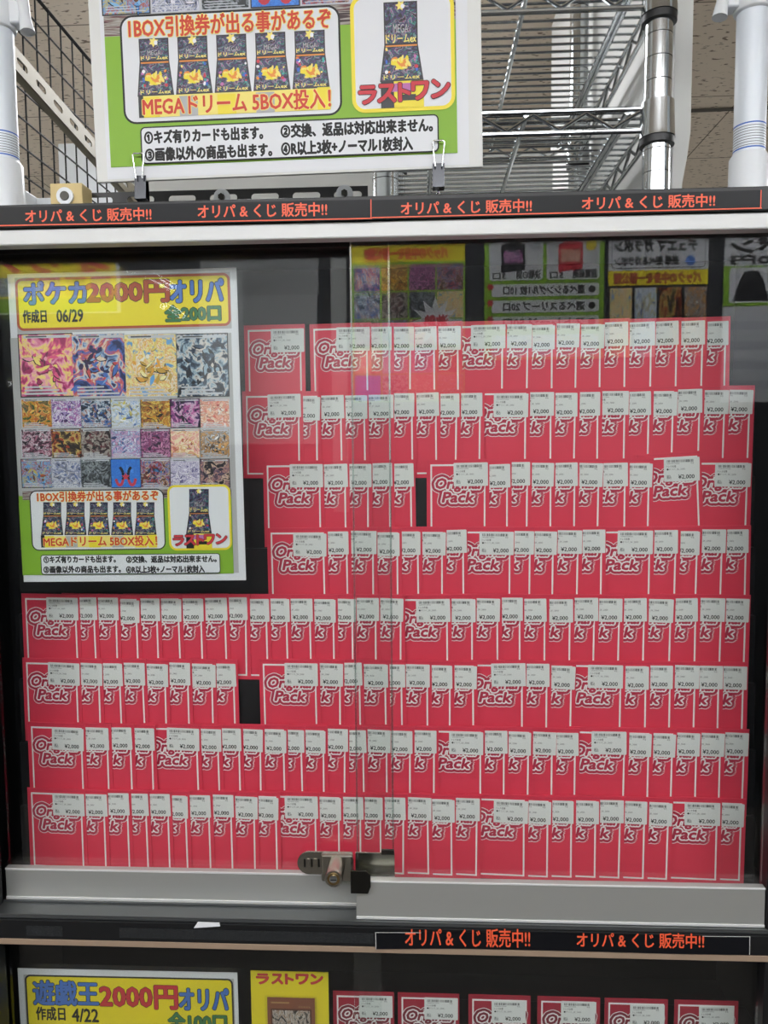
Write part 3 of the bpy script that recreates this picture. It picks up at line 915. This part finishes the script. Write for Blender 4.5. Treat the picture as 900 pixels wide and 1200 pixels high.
# ------------------------------------------------------------------ things on top of the case
def tension_pole(px, Y, label, capw, flip):
    x = at(px, 150, Y).x
    t = thing('tension_pole', label, 'pole', (x, Y, z_top))
    H = ZC - z_top - 0.0005
    zc_ = zat(182 if flip else 190, Y, px) - z_top
    mb = MB(); mb.tube([(0, 0, 0.0003), (0, 0, 0.004), (0, 0, 0.005), (0, 0, zc_ - 0.004), (0, 0, zc_)], 0.02, M_WHITEP, 28, radii=[0.0225, 0.0225, 0.0205, 0.0200, 0.0175])
    mb.build('foot', t, smooth=True)
    zj = zat(10 if flip else 30, Y, px) - z_top
    mb = MB(); mb.tube([(0, 0, zc_ - 0.002), (0, 0, zj)], 0.0162, M_WHITEPIPE, 28); mb.build('lower_tube', t, smooth=True)
    mb = MB(); mb.tube([(0, 0, zj + 0.025), (0, 0, H - 0.02)], 0.0135, M_WHITEPIPE, 28); mb.build('upper_tube', t, smooth=True)
    mb = MB(); mb.tube([(0, 0, H - 0.022), (0, 0, H - 0.008), (0, 0, H - 0.006), (0, 0, H)], 0.02, M_WHITEP, 28, radii=[0.016, 0.019, 0.03, 0.03]); mb.build('top_pad', t, smooth=True)
    d = -1 if flip else 1
    mb = MB(); mb.tube([(0, 0, zj - 0.006), (0, 0, zj), (0, 0, zj + 0.024), (0, 0, zj + 0.04)], 0.02, M_WHITEP, 28, radii=[0.0185, 0.0205, 0.0205, 0.0165])
    mb.box(d * 0.012, d * 0.030, -0.009, 0.009, zj - 0.002, zj + 0.022, M_WHITEP)
    mb.build('clamp', t, smooth=True, bevel=0.002)
    mb = MB()
    mb.tube([(d * 0.030, -0.004, zj + 0.030), (d * 0.033, -0.005, zj + 0.018), (d * 0.035, -0.006, zj + 0.004), (d * 0.0375, -0.007, zj - 0.012)], 0.006, M_WHITEP, 12, radii=[0.0075, 0.0062, 0.0060, 0.0080])
    mb.build('lever', t, smooth=True)
    # printed depth marks above the foot
    mb = MB(); zb_ = zc_ + 0.003
    for k in range(10):
        blue = k in (0, 9)
        h = 0.0014 if blue else 0.0006
        z0 = zb_ + k * 0.0028
        mb.tube([(0, 0, z0), (0, 0, z0 + h)], 0.01628, M_BMARK if blue else M_GINK, 28, cap=False)
    mb.build('scale_marks', t, smooth=True)
    return t


tension_pole(3, -0.02, 'white tension pole with blue marks standing at the left end of the case', 0.02, False)
tension_pole(878.5, -0.02, 'white tension pole with blue marks standing at the right end of the case', 0.02, True)

# chrome wire rack
YR0 = 0.035; YR1 = 0.48
xp0, xp1 = at(451, 150, YR0).x, at(770, 150, YR0).x
rack = thing('wire_rack', 'chrome wire shelving rack standing on the display case behind the sign', 'shelving', ((xp0 + xp1) / 2, (YR0 + YR1) / 2, z_top))
RO = rack.location.copy()
# rear posts stand behind the case on the floor, front posts on the case top
zA = zat(142, YR0, 700); zB = zat(-2, YR0, 700)
for x in (xp0, xp1):
    for y in (YR0, YR1):
        z0 = z_top + 0.0003 if y == YR0 else 0.0003
        mb = MB(); mb.tube([(x, y, z0), (x, y, 2.40)], 0.0155, M_CHROME, 24)
        z = z_top + 0.01
        while z < 2.39:
            mb.tube([(x, y, z), (x, y, z + 0.0007)], 0.0157, M_DARKMETAL, 24, cap=False); z += 0.0254
        o = mb.build('post', rack, smooth=True); o.location = -RO
def rpart(mb, name, par=None, **k):
    o = mb.build(name, par or rack, **k)
    if par is None: o.location = -RO
    return o
for zS in (zA, zB):
    mb = MB()
    rt, rl = 0.0032, 0.0032
    x0, x1 = xp0 + 0.012, xp1 - 0.012; zt_, zl_ = zS + 0.012, zS - 0.012
    for y in (YR0, YR1):
        for z in (zt_, zl_): mb.tube([(x0, y, z), (x1, y, z)], rt, M_CHROME, 10)
        n = 9; pts = []
        for k in range(n + 1): pts.append((x0 + 0.008 + (x1 - x0 - 0.016) * k / n, y, zt_ - 0.003 if k % 2 else zl_ + 0.003))
        mb.tube(pts, 0.0024, M_CHROME, 8)
    for x in (xp0, xp1):
        for z in (zt_, zl_): mb.tube([(x, YR0 + 0.012, z), (x, YR1 - 0.012, z)], rt, M_CHROME, 10)
        n = 13; pts = [(x, YR0 + 0.02 + (YR1 - YR0 - 0.04) * k / n, zt_ - 0.003 if k % 2 else zl_ + 0.003) for k in range(n + 1)]
        mb.tube(pts, 0.0024, M_CHROME, 8)
    fr_ = rpart(mb, 'shelf', smooth=True)
    mb = MB()
    y = YR0 + 0.012
    while y < YR1 - 0.005:
        mb.tube([(xp0, y, zt_ + 0.002), (xp1, y, zt_ + 0.002)], 0.0019, M_CHROME, 8); y += 0.0185
    for x in (xp0 + 0.055, xp0 + 0.165, xp0 + 0.281):
        mb.tube([(x, YR0, zt_ - 0.003), (x, YR1, zt_ - 0.003)], 0.0032, M_CHROME, 8)
    mb.tube([(xp0 + 0.287, YR0, zt_ - 0.003), (xp0 + 0.287, YR1, zt_ - 0.003)], 0.0032, M_CHROME, 8)
    rpart(mb, 'wire_deck', fr_, smooth=True)
    for x in (xp0, xp1):
        for y in (YR0, YR1):
            mb = MB()
            mb.tube([(x, y, zS - 0.022), (x, y, zS - 0.018), (x, y, zS + 0.018)], 0.019, M_CHROME, 24, radii=[0.0205, 0.0200, 0.0185])
            rpart(mb, 'collar', fr_, smooth=True)
            mb = MB(); mb.tube([(x, y, zS - 0.030), (x, y, zS - 0.0225)], 0.0195, M_BLACKP, 24); rpart(mb, 'sleeve', fr_, smooth=True)

# white panel along the rack's right side
xa = at(786, 150, 0.07).x; xb = at(807, 150, 0.07).x
mb = MB()
out = []
for k in range(25):
    z = z_top + 0.0005 + (2.42 - z_top) * k / 24
    zz_ = z - z_top
    bend = 0.0 if zz_ < 0.05 else 0.010 * min(1, (zz_ - 0.05) / 0.06)
    out.append((xb - 0.010 + bend, z))
pr = [(xa, z_top + 0.0005)] + out + [(xa, 2.42)]
mb.prism(pr, 0.062, 0.158, M_BOARD)
tag(mb.build('foam_panel', bevel=0.001), 'white foam panel standing upright beside the chrome rack post', 'panel')
mb = MB(); mb.box(xp1 + 0.024, xp1 + 0.030, 0.175, 0.90, 1.0, 2.40, M_BOARD)
mb.box(xp1 + 0.024, xp1 + 0.030, 0.175, 0.19, 0.0003, 1.0, M_BOARD); mb.box(xp1 + 0.024, xp1 + 0.030, 0.88, 0.90, 0.0003, 1.0, M_BOARD)
tag(mb.build('white_partition'), 'white partition sheet running back behind the chrome wire shelves', 'partition')

# black slotted angle with washers
YA = 0.00
xa, xb = at(82, 232, YA).x, at(431, 228, YA).x
za = zat(222, YA, 260)
ang = thing('slotted_angle', 'black slotted steel angle lying along the case top below the sign', 'steel bar', (xa, YA, z_top))
mb = MB(); slots = [at(116 + 48.6 * k, 232, YA).x - xa for k in range(0, 7)]
hA = za - z_top; zs0 = zat(241.5, YA, 260) - z_top
mb.slotted(xb - xa, hA - zs0, [c for c in slots if c < xb - xa - 0.02], 0.032, 0.0085, 0, 0.002, M_BLACKP, 0, zs0)
mb.box(0, xb - xa, 0, 0.002, 0.0003, zs0, M_BLACKP)
mb.box(0, xb - xa, 0.002, 0.03, 0.0003, 0.0023, M_BLACKP)
mb.build('angle_bar', ang)
for px, py in ((260.5, 232), (404, 227.5)):
    c = at(px, py, YA)
    mb = MB(); mb.ring((c.x - xa, -0.003, c.z - z_top), 'y', 0.0095, 0.0040, 0.0028, M_WHITEP); mb.build('washer', ang, smooth=True)
    mb = MB(); mb.tube([(c.x - xa, 0.0, c.z - z_top), (c.x - xa, -0.006, c.z - z_top)], 0.0038, M_DARKMETAL, 6); mb.build('bolt', ang)
a_, b_ = at(138, 240, 0.62), at(648, 178, 0.62)
mb = MB(); mb.box(a_.x, b_.x, 0.62, 0.632, 0.0003, b_.z, M_BOARD); tag(mb.build('back_board', bevel=0.001), 'tall white board standing behind the case, seen under the big sign and through the wires', 'board')
# beige wooden block with bolt
c0, c1 = at(59.5, 246, -0.03), at(96, 214, -0.03)
blk = thing('wooden_block', 'beige wooden block with a washer and dark bolt on the case top', 'block', (c0.x, -0.03, z_top))
mb = MB(); mb.box(0, c1.x - c0.x, 0, 0.026, 0.0003, c1.z - z_top, M_BEIGE); mb.build('block', blk, bevel=0.001)
c = at(77, 230.5, -0.03)
mb = MB(); mb.ring((c.x - c0.x, -0.003, c.z - z_top), 'y', 0.0095, 0.0052, 0.0028, M_WHITEP); mb.build('washer', blk, smooth=True)
mb = MB(); mb.tube([(c.x - c0.x, 0.0, c.z - z_top), (c.x - c0.x, -0.004, c.z - z_top)], 0.0050, M_DARKMETAL, 14); mb.build('bolt', blk, smooth=True)
# translucent white bracket left of the block
c0, c1 = at(27, 246, 0.0), at(58, 222, 0.0)
brk = thing('white_bracket', 'pale white plastic bracket between the left pole and the beige block', 'bracket', (c0.x, 0.0, z_top))
mb = MB(); mb.box(0, 0.004, 0, 0.03, 0.0003, c1.z - z_top, M_WHITEP); mb.box(0.004, c1.x - c0.x - 0.008, 0.024, 0.03, 0.0003, c1.z - z_top - 0.001, M_WHITEP); mb.build('plate', brk, bevel=0.001)
mb = MB(); cx = c1.x - c0.x - 0.008; mb.tube([(cx, 0.022, (c1.z - z_top) * 0.5), (cx, 0.010, (c1.z - z_top) * 0.5)], 0.0085, mat('grey_cap', 'a9b0ac', 0.4), 18); mb.build('end_cap', brk, smooth=True)

# slotted steel bar running back from the left pole
XS = -0.53
near, far = 0.005, 0.72
def on_x(px, py, X):
    d = ray(px, py); return CAM + d * ((X - CAM.x) / d.x)
pA = on_x(30, 82, XS); pB = on_x(107, 170, XS)
tilt = math.atan2(pB.z - pA.z, pB.y - pA.y)
bar = thing('slotted_bar', 'beige grey slotted steel bar running back from the left white pole', 'steel bar', pA + (pA - pB).normalized() * 0.08, (tilt, 0, 0))
mb = MB()
Ls = 0.62
tmp = MB(); c_s = [0.08 + (on_x(26 + 0, 70, XS) - pA).length * 0 + 0.045 * 0 + k * 0.05 - 0.01 for k in range(12)]
tmp.slotted(Ls, 0.030, c_s, 0.028, 0.0085, -0.001, 0.001, M_SLOT, 0, -0.015)
mb.mats = tmp.mats; mb.f = tmp.f; mb.m = tmp.m; mb.uv = tmp.uv
mb.v = [(-y, x, z) for x, y, z in tmp.v]
mb.box(-0.012, -0.001, 0, Ls, -0.0155, -0.0135, M_SLOT)
mb.build('bar', bar)

# black wire grid panel
XG = -0.71
gp = thing('wire_grid_panel', 'black wire grid panel standing behind the case on the left', 'wire grid', (XG, 0.9, 0))
mb = MB()
ys = [0.302 + 0.05 * k - 0.9 for k in range(25)]
zs = [0.05 + 0.05 * k for k in range(46)]
for y in ys: mb.tube([(0, y, 0.0003), (0, y, 2.30)], 0.0018, M_GRID, 6)
for z in zs: mb.tube([(0.003, ys[0], z), (0.003, ys[-1], z)], 0.0018, M_GRID, 6)
mb.build('wire_mesh', gp, smooth=True)
mb = MB(); mb.tube([(0, ys[0], 0.0003), (0, ys[0], 2.3), (0, ys[-1], 2.3), (0, ys[-1], 0.0003)], 0.0035, M_GRID, 8); mb.build('rim', gp, smooth=True)
# white cabinet seen through the grid, low at the left
mb = MB(); mb.box(-0.985, -0.76, 1.2, 1.5, 0.0003, 2.30, M_WHITEP)
tag(mb.build('locker', bevel=0.004), 'white locker standing behind the black wire grid', 'cabinet')

# ------------------------------------------------------------------ lock on the doors
YL = -0.0665
lk = thing('showcase_lock', 'silver keyed ratchet lock clamping the two sliding doors together', 'lock', at(406, 1012, YL))
LO = lk.location.copy()
def lp(px, py): q = at(px, py, YL) - LO; return (q.x, q.z)
def lbox(mb, px0, px1, py0, py1, y0, y1, m):
    a = lp(px0, py1); b = lp(px1, py0); mb.box(a[0], b[0], y0, y1, a[1], b[1], m)
mb = MB()
a = lp(349, 1023); b = lp(380, 997.5); r = (b[1] - a[1]) / 2
pts = [(b[0], a[1]), (b[0], b[1])] + [(a[0] + r * (1 - math.sin(math.pi * k / 10)) * 1.0 if True else 0, (a[1] + b[1]) / 2 + r * math.cos(math.pi * k / 10)) for k in range(11)]
mb.prism(pts[::-1] if False else [(p_[0], p_[1]) for p_ in pts][::-1], -0.0022, 0.0, M_NICKEL)
mb.build('ratchet_bar', lk)
for k in range(5):
    mb = MB(); lbox(mb, 356.5 + 4.1 * k, 358.7 + 4.1 * k, 1005, 1014.5, -0.0030, -0.0022, M_DARKMETAL if k % 2 == 0 else M_NICKEL); mb.build('ratchet_tooth', lk)
mb = MB(); lbox(mb, 378, 414, 997, 1027.5, -0.010, -0.0001, M_NICKEL); mb.build('housing', lk, bevel=0.002)
c = lp(395.5, 1007)
mb = MB(); mb.tube([(c[0], -0.009, c[1]), (c[0], -0.0375, c[1]), (c[0], -0.0395, c[1])], 0.01, M_NICKEL, 32, radii=[0.0098, 0.0098, 0.0092]); cy = mb.build('cylinder', lk, smooth=True)
mb = MB(); mb.tube([(c[0], -0.0396, c[1]), (c[0], -0.0402, c[1])], 0.0068, M_BRASS, 28); mb.build('keyway_face', cy, smooth=True)
mb = MB(); mb.tube([(c[0], -0.0402, c[1] + 0.0006), (c[0], -0.0411, c[1] + 0.0006)], 0.0042, M_CHROME, 24)
mb.box(c[0] - 0.0032, c[0] + 0.0032, -0.0413, -0.0410, c[1] - 0.0008, c[1] + 0.0005, M_BLACKP); mb.build('key_plug', cy)
mb = MB(); lbox(mb, 417, 462.5, 999, 1024.5, -0.0022, 0.0, M_NICKEL); lbox(mb, 447, 462, 995.5, 1000, -0.003, 0.001, M_DARKMETAL); mb.build('rear_plate', lk)
mb = MB()
a = lp(413.5, 1031); b = lp(436, 1005.5); ch = 0.005
mb.prism([(a[0], a[1]), (b[0] - ch * 0.6, a[1]), (b[0], a[1] + ch * 1.6), (b[0], b[1] - ch), (b[0] - ch, b[1]), (a[0], b[1])], -0.0270, -0.0250, M_DARKMETAL)
mb.box(a[0], a[0] + 0.0015, -0.0250, -0.002, a[1], b[1], M_DARKMETAL)
mb.build('hook_plate', lk, bevel=0.0006)

# ------------------------------------------------------------------ lower compartment posters
YLP = -0.045
fl = Frame((30, 1208), (278, 1214), YLP)
zb_ = z_ls
lpz = fl.o.z - (z_ls + 0.0006)
lo_ = thing('poster', 'laminated yellow price poster with blue and red lettering on the lower shelf', 'poster', (fl.o.x, YLP, fl.o.z), fl.rot())
s = Sheet()
a, b = fl.uv(26, 1236), fl.uv(278, 1140)
s.box(a[0], b[0], 0, 0.0006, a[1], b[1], M_PAPER)
T = fl.uv
s.rect(T(32, 1225), T(274, 1147), M_LAV)
s.frame(T(33, 1222), T(273, 1147), 0.007, 0.0022, M_INK, M_YEL)
s.text('遊戯王', T(40, 1177), T(114, 1150.5), M_BLUE, 0.0009, out=M_INK, ow=0.0008)
s.text('2000円', T(118, 1180.5), T(207, 1156), M_CRIM, 0.0011, out=M_INK, ow=0.0006)
s.text('オリパ', T(211, 1183), T(267, 1159), M_BLUE, 0.0010, out=M_INK, ow=0.0008)
s.text('作成日', T(43, 1195), T(76, 1180.5), M_INK, 0.0005)
s.text('4/22', T(85, 1197), T(115, 1182.5), M_INK, 0.0005)
s.text('全100口', T(198, 1207), T(265, 1188), M_GTXT, 0.0009, out=M_INK, ow=0.0006)
s.build('printed_sheet', lo_)
q = s.k * s.EPS
mb = MB(); a2, b2 = T(20, 1236), T(278, 1133); mb.box(a2[0], b2[0], -q - 0.0012, -q - 0.0008, a2[1], b2[1], M_POUCH); mb.build('laminate', lo_)
mb = MB(); mb.box(fl.o.x + 0.005, fl.o.x + 0.235, YLP + 0.003, YLP + 0.018, z_ls + 0.0003, zat(1185, YLP), M_STAND)
tag(mb.build('poster_stand', bevel=0.001), 'black block propping up the yellow poster on the lower shelf', 'display stand')

YLC = -0.038
fc = Frame((296, 1206), (386, 1208), YLC)
yc = thing('prize_card', 'yellow card with red lettering between the lower poster and the red packs', 'card', (fc.o.x, YLC, z_ls + 0.0006), (0, 0, 0))
T0 = fc.uv; dz0 = fc.o.z - (z_ls + 0.0006); T = lambda x, y: (T0(x, y)[0], T0(x, y)[1] + dz0)
s = Sheet(); s.box(T(295, 1200)[0], T(385.5, 1200)[0], 0, 0.001, 0, T(340, 1138.5)[1], M_YEL)
for ch, xa_, xb_ in (('ラ', 300.5, 314), ('ス', 318.5, 330.5), ('ト', 334.5, 343), ('ワ', 347, 360.5), ('ン', 364, 377.5)):
    s.text(ch, T(xa_, 1152.5), T(xb_, 1141.5), M_CRIM, 0.0008, out=M_BROWN, ow=0.0002)
s.build('printed_sheet', yc)
mb = MB(); mb.box(T(294, 1200)[0], T(387, 1200)[0], -0.0022, -0.0018, 0, T(340, 1137)[1], M_POUCH); mb.build('sleeve', yc)
tcx = at(342, 1200, YLC).x
tcard = thing('trading_card', 'brown framed trading card in a clear sleeve fixed on the yellow prize card', 'trading card', (tcx, YLC - 0.0032, z_ls + 0.0006))
hz = T(340, 1163)[1]
s = Sheet(); s.box(-0.0285, 0.0285, 0, 0.0004, 0.004, hz - 0.004, mat('card_brown', '8a5238', 0.5))
s.rect((-0.0245, 0.012), (0.0245, hz - 0.018), mat('card_brown_dark', '5c3020', 0.5))
s.rect((-0.0225, 0.014), (0.0225, hz - 0.020), art('grey_picture', ['282420', '686058', 'd0c8c0', '8a6a48', 'e0d8d0', '403830'], 61, 3.5, 2))
s.rect((-0.024, hz - 0.0115), (-0.002, hz - 0.0095), mat('card_gold', 'b08858', 0.5))
for k in range(5): s.star((0.010 + 0.003 * k, hz - 0.0152), 0.0012, 0.0006, 5, MATS['card_gold'])
s.build('card', tcard)
mb = MB(); mb.box(-0.031, 0.031, -0.0016, -0.0012, 0.0, hz, M_POUCH); mb.build('sleeve', tcard)

# ------------------------------------------------------------------ posters on the opposite wall (mirrored in the glass)
def opp_poster(px0, px1, py0, py1, Yg, label, draw):
    Yv = 2 * Yg - (YN + 0.003)
    p0, p1 = at(px0, py0, Yv), at(px1, py1, Yv)
    W = p1.x - p0.x; H = p0.z - p1.z
    t = thing('poster', label, 'poster', (p1.x, YN + 0.003, p1.z), (0, 0, math.pi))
    s = Sheet(); s.EPS = 0.00003
    s.box(0, W, 0, 0.002, 0, H, M_PAPER)
    # mirrored reading: the right end of the photograph is the left end of the poster
    Tm = lambda fx, fy: ((1 - fx) * W, (1 - fy) * H)
    draw(s, Tm, W, H)
    s.build('printed_sheet', t)


def d_yellow(s, T, W, H):
    s.rect(T(0.02, 0.02), T(0.98, 0.98), M_YEL)
    s.rect(T(0.02, 0.75), T(0.98, 0.98), M_GREEN)
    s.text('オリパ!', T(0.94, 0.34), T(0.1, 0.08), M_CRIM, 0.006)
    s.text('NEW', T(0.35, 0.14), T(0.10, 0.03), M_CRIM, 0.004)
    for i in range(6): s.rect(T(0.08 + 0.15 * i, 0.72), T(0.2 + 0.15 * i, 0.42), ARTM[(i * 3) % 24])


def d_cards(s, T, W, H):
    s.rect(T(0.0, 0.0), T(1, 1), M_GREEN)
    s.rect(T(0.03, 0.05), T(0.97, 0.0), M_PAPER)
    s.text('発売中!!', T(0.8, 0.042), T(0.2, 0.003), M_BLUE, 0.002)
    s.rect(T(0.0, 0.16), T(1, 0.06), M_YEL)
    s.text('パックの中身を一部公開!!', T(0.85, 0.145), T(0.12, 0.075), M_REDINK, 0.0028)
    for r in range(5):
        for c in range(4):
            s.rect(T(0.02 + 0.245 * c, 0.33 + 0.165 * r), T(0.25 + 0.245 * c, 0.175 + 0.165 * r), ARTM[(r * 5 + c * 7 + 1) % 25])
    s.star(T(0.74, 0.52), W * 0.22, W * 0.12, 12, M_PAPER); s.text('激熱', T(0.85, 0.56), T(0.64, 0.48), M_CRIM, 0.002)


def d_box(s, T, W, H):
    s.rect(T(0, 0), T(1, 1), M_GREEN)
    for k, (a, b) in enumerate(((0.04, 0.49), (0.52, 0.96))):
        s.rrect(T(a, 0.36), T(b, 0.03), 0.012, M_PAPER)
        s.poly([T(a + 0.10, 0.30), T(a + 0.30, 0.28), T(a + 0.30, 0.07), T(a + 0.20, 0.05), T(a + 0.10, 0.08)], (M_PKD, M_CRIM)[k])
        s.rect(T(a + 0.12, 0.22), T(a + 0.28, 0.12), ARTM[k + 9])
        s.ell(T(b - 0.07, 0.09), W * 0.045, W * 0.045, M_PYEL if k else M_SKY)
        s.text('3口' if k == 0 else '5口', T(a + 0.14, 0.35), T(a + 0.03, 0.30), M_INK, 0.001)
        s.text('決戦の刻' if k == 0 else '超電磁砲', T(b - 0.02, 0.35), T(b - 0.22, 0.28), M_INK, 0.0012)
    for k, tx in enumerate(('選べるシングル1枚 10口', '選べるスリーブ 20口', 'ストレージ 50口')):
        y0 = 0.39 + 0.13 * k
        s.rrect(T(0.06, y0 + 0.10), T(0.96, y0), 0.01, M_PAPER)
        s.text(tx, T(0.84, y0 + 0.085), T(0.16, y0 + 0.015), M_INK, 0.0015)
        s.ell(T(0.90, y0 + 0.05), W * 0.03, W * 0.03, M_INK)
        s.star(T(0.05, y0 + 0.02), W * 0.035, W * 0.02, 6, M_CRIM); 
    s.star(T(0.03, 0.03), W * 0.035, W * 0.02, 6, M_CRIM)
    s.rect(T(0.06, 0.98), T(0.96, 0.80), ARTM[7])


def d_garapon(s, T, W, H):
    s.rrect(T(0.02, 0.27), T(0.98, 0.02), 0.012, M_PAPER)
    s.frame(T(0.03, 0.265), T(0.97, 0.02), 0.014, 0.003, M_INK, M_PAPER)
    s.text('デュエマ ガラポン', T(0.88, 0.13), T(0.06, 0.04), M_INK, 0.003)
    s.text('豪華 遊べるガラポン', T(0.70, 0.24), T(0.06, 0.17), M_INK, 0.002); s.ell(T(0.82, 0.21), W * 0.05, W * 0.05, M_BLUE)
    s.rect(T(0.0, 0.40), T(1, 0.28), M_YEL); s.text('パックの中身を一部公開', T(0.93, 0.385), T(0.06, 0.30), M_BROWN, 0.0028)
    s.rect(T(0.0, 1), T(1, 0.40), M_PKD)
    for k in range(4): s.rect(T(0.02 + 0.25 * k, 0.98), T(0.24 + 0.25 * k, 0.42), ARTM[(k * 5 + 2) % 25])


def d_price(s, T, W, H):
    s.text('ガラポン', T(0.98, 0.10), T(0.06, 0.02), M_INK, 0.004)
    s.text('1回500円', T(0.98, 0.17), T(0.06, 0.12), M_INK, 0.0025)
    s.rect(T(0, 0.42), T(1, 0.18), M_GREEN); s.rrect(T(0.05, 0.40), T(0.98, 0.19), 0.012, M_PAPER)
    s.poly([T(0.08, 0.39), T(0.40, 0.39), T(0.34, 0.26), T(0.30, 0.21), T(0.18, 0.21), T(0.14, 0.26)], M_PKD)
    s.text('15口', T(0.95, 0.385), T(0.5, 0.35), M_INK, 0.001)
    for k in range(8):
        s.rect(T(0, 0.50 + 0.06 * k), T(1, 0.45 + 0.06 * k), M_SKY if k % 2 else M_PAPER)
        s.text('%d口' % (10 + k * 10), T(0.9, 0.49 + 0.06 * k), T(0.5, 0.455 + 0.06 * k), M_INK, 0.001)


opp_poster(-60, 141, 296, 366, YGL, 'yellow and green poster on the opposite wall, mirrored above the left poster', d_yellow)
opp_poster(411, 545, 276, 470, YGR, 'card picture poster with yellow band on the opposite wall', d_cards)
opp_poster(568, 707, 276, 420, YGR, 'green framed prize poster on the opposite wall', d_box)
opp_poster(714, 828, 276, 420, YGR, 'black and white lottery poster with yellow band on the opposite wall', d_garapon)
opp_poster(850, 980, 276, 470, YGR, 'white price list poster at the right of the opposite wall', d_price)
# grey panels between them
for a, b, y0, y1, c, lab in ((232, 374, 250, 345, '9a9c9c', 'upper grey panel fixed on the opposite wall'), (232, 374, 347, 520, 'b0b2b2', 'lower grey panel fixed on the opposite wall'), (386, 409, 250, 600, 'a8aaa8', 'narrow grey panel beside the card picture poster on the opposite wall')):
    Yv = 2 * YGL - (YN + 0.003); p0, p1 = at(a, y0, Yv), at(b, y1, Yv)
    mb = MB(); mb.box(p0.x, p1.x, YN, YN + 0.004, p1.z, p0.z, mat('grey_panel_' + c, c, 0.6)); tag(mb.build('wall_panel', bevel=0.001), lab, 'panel')
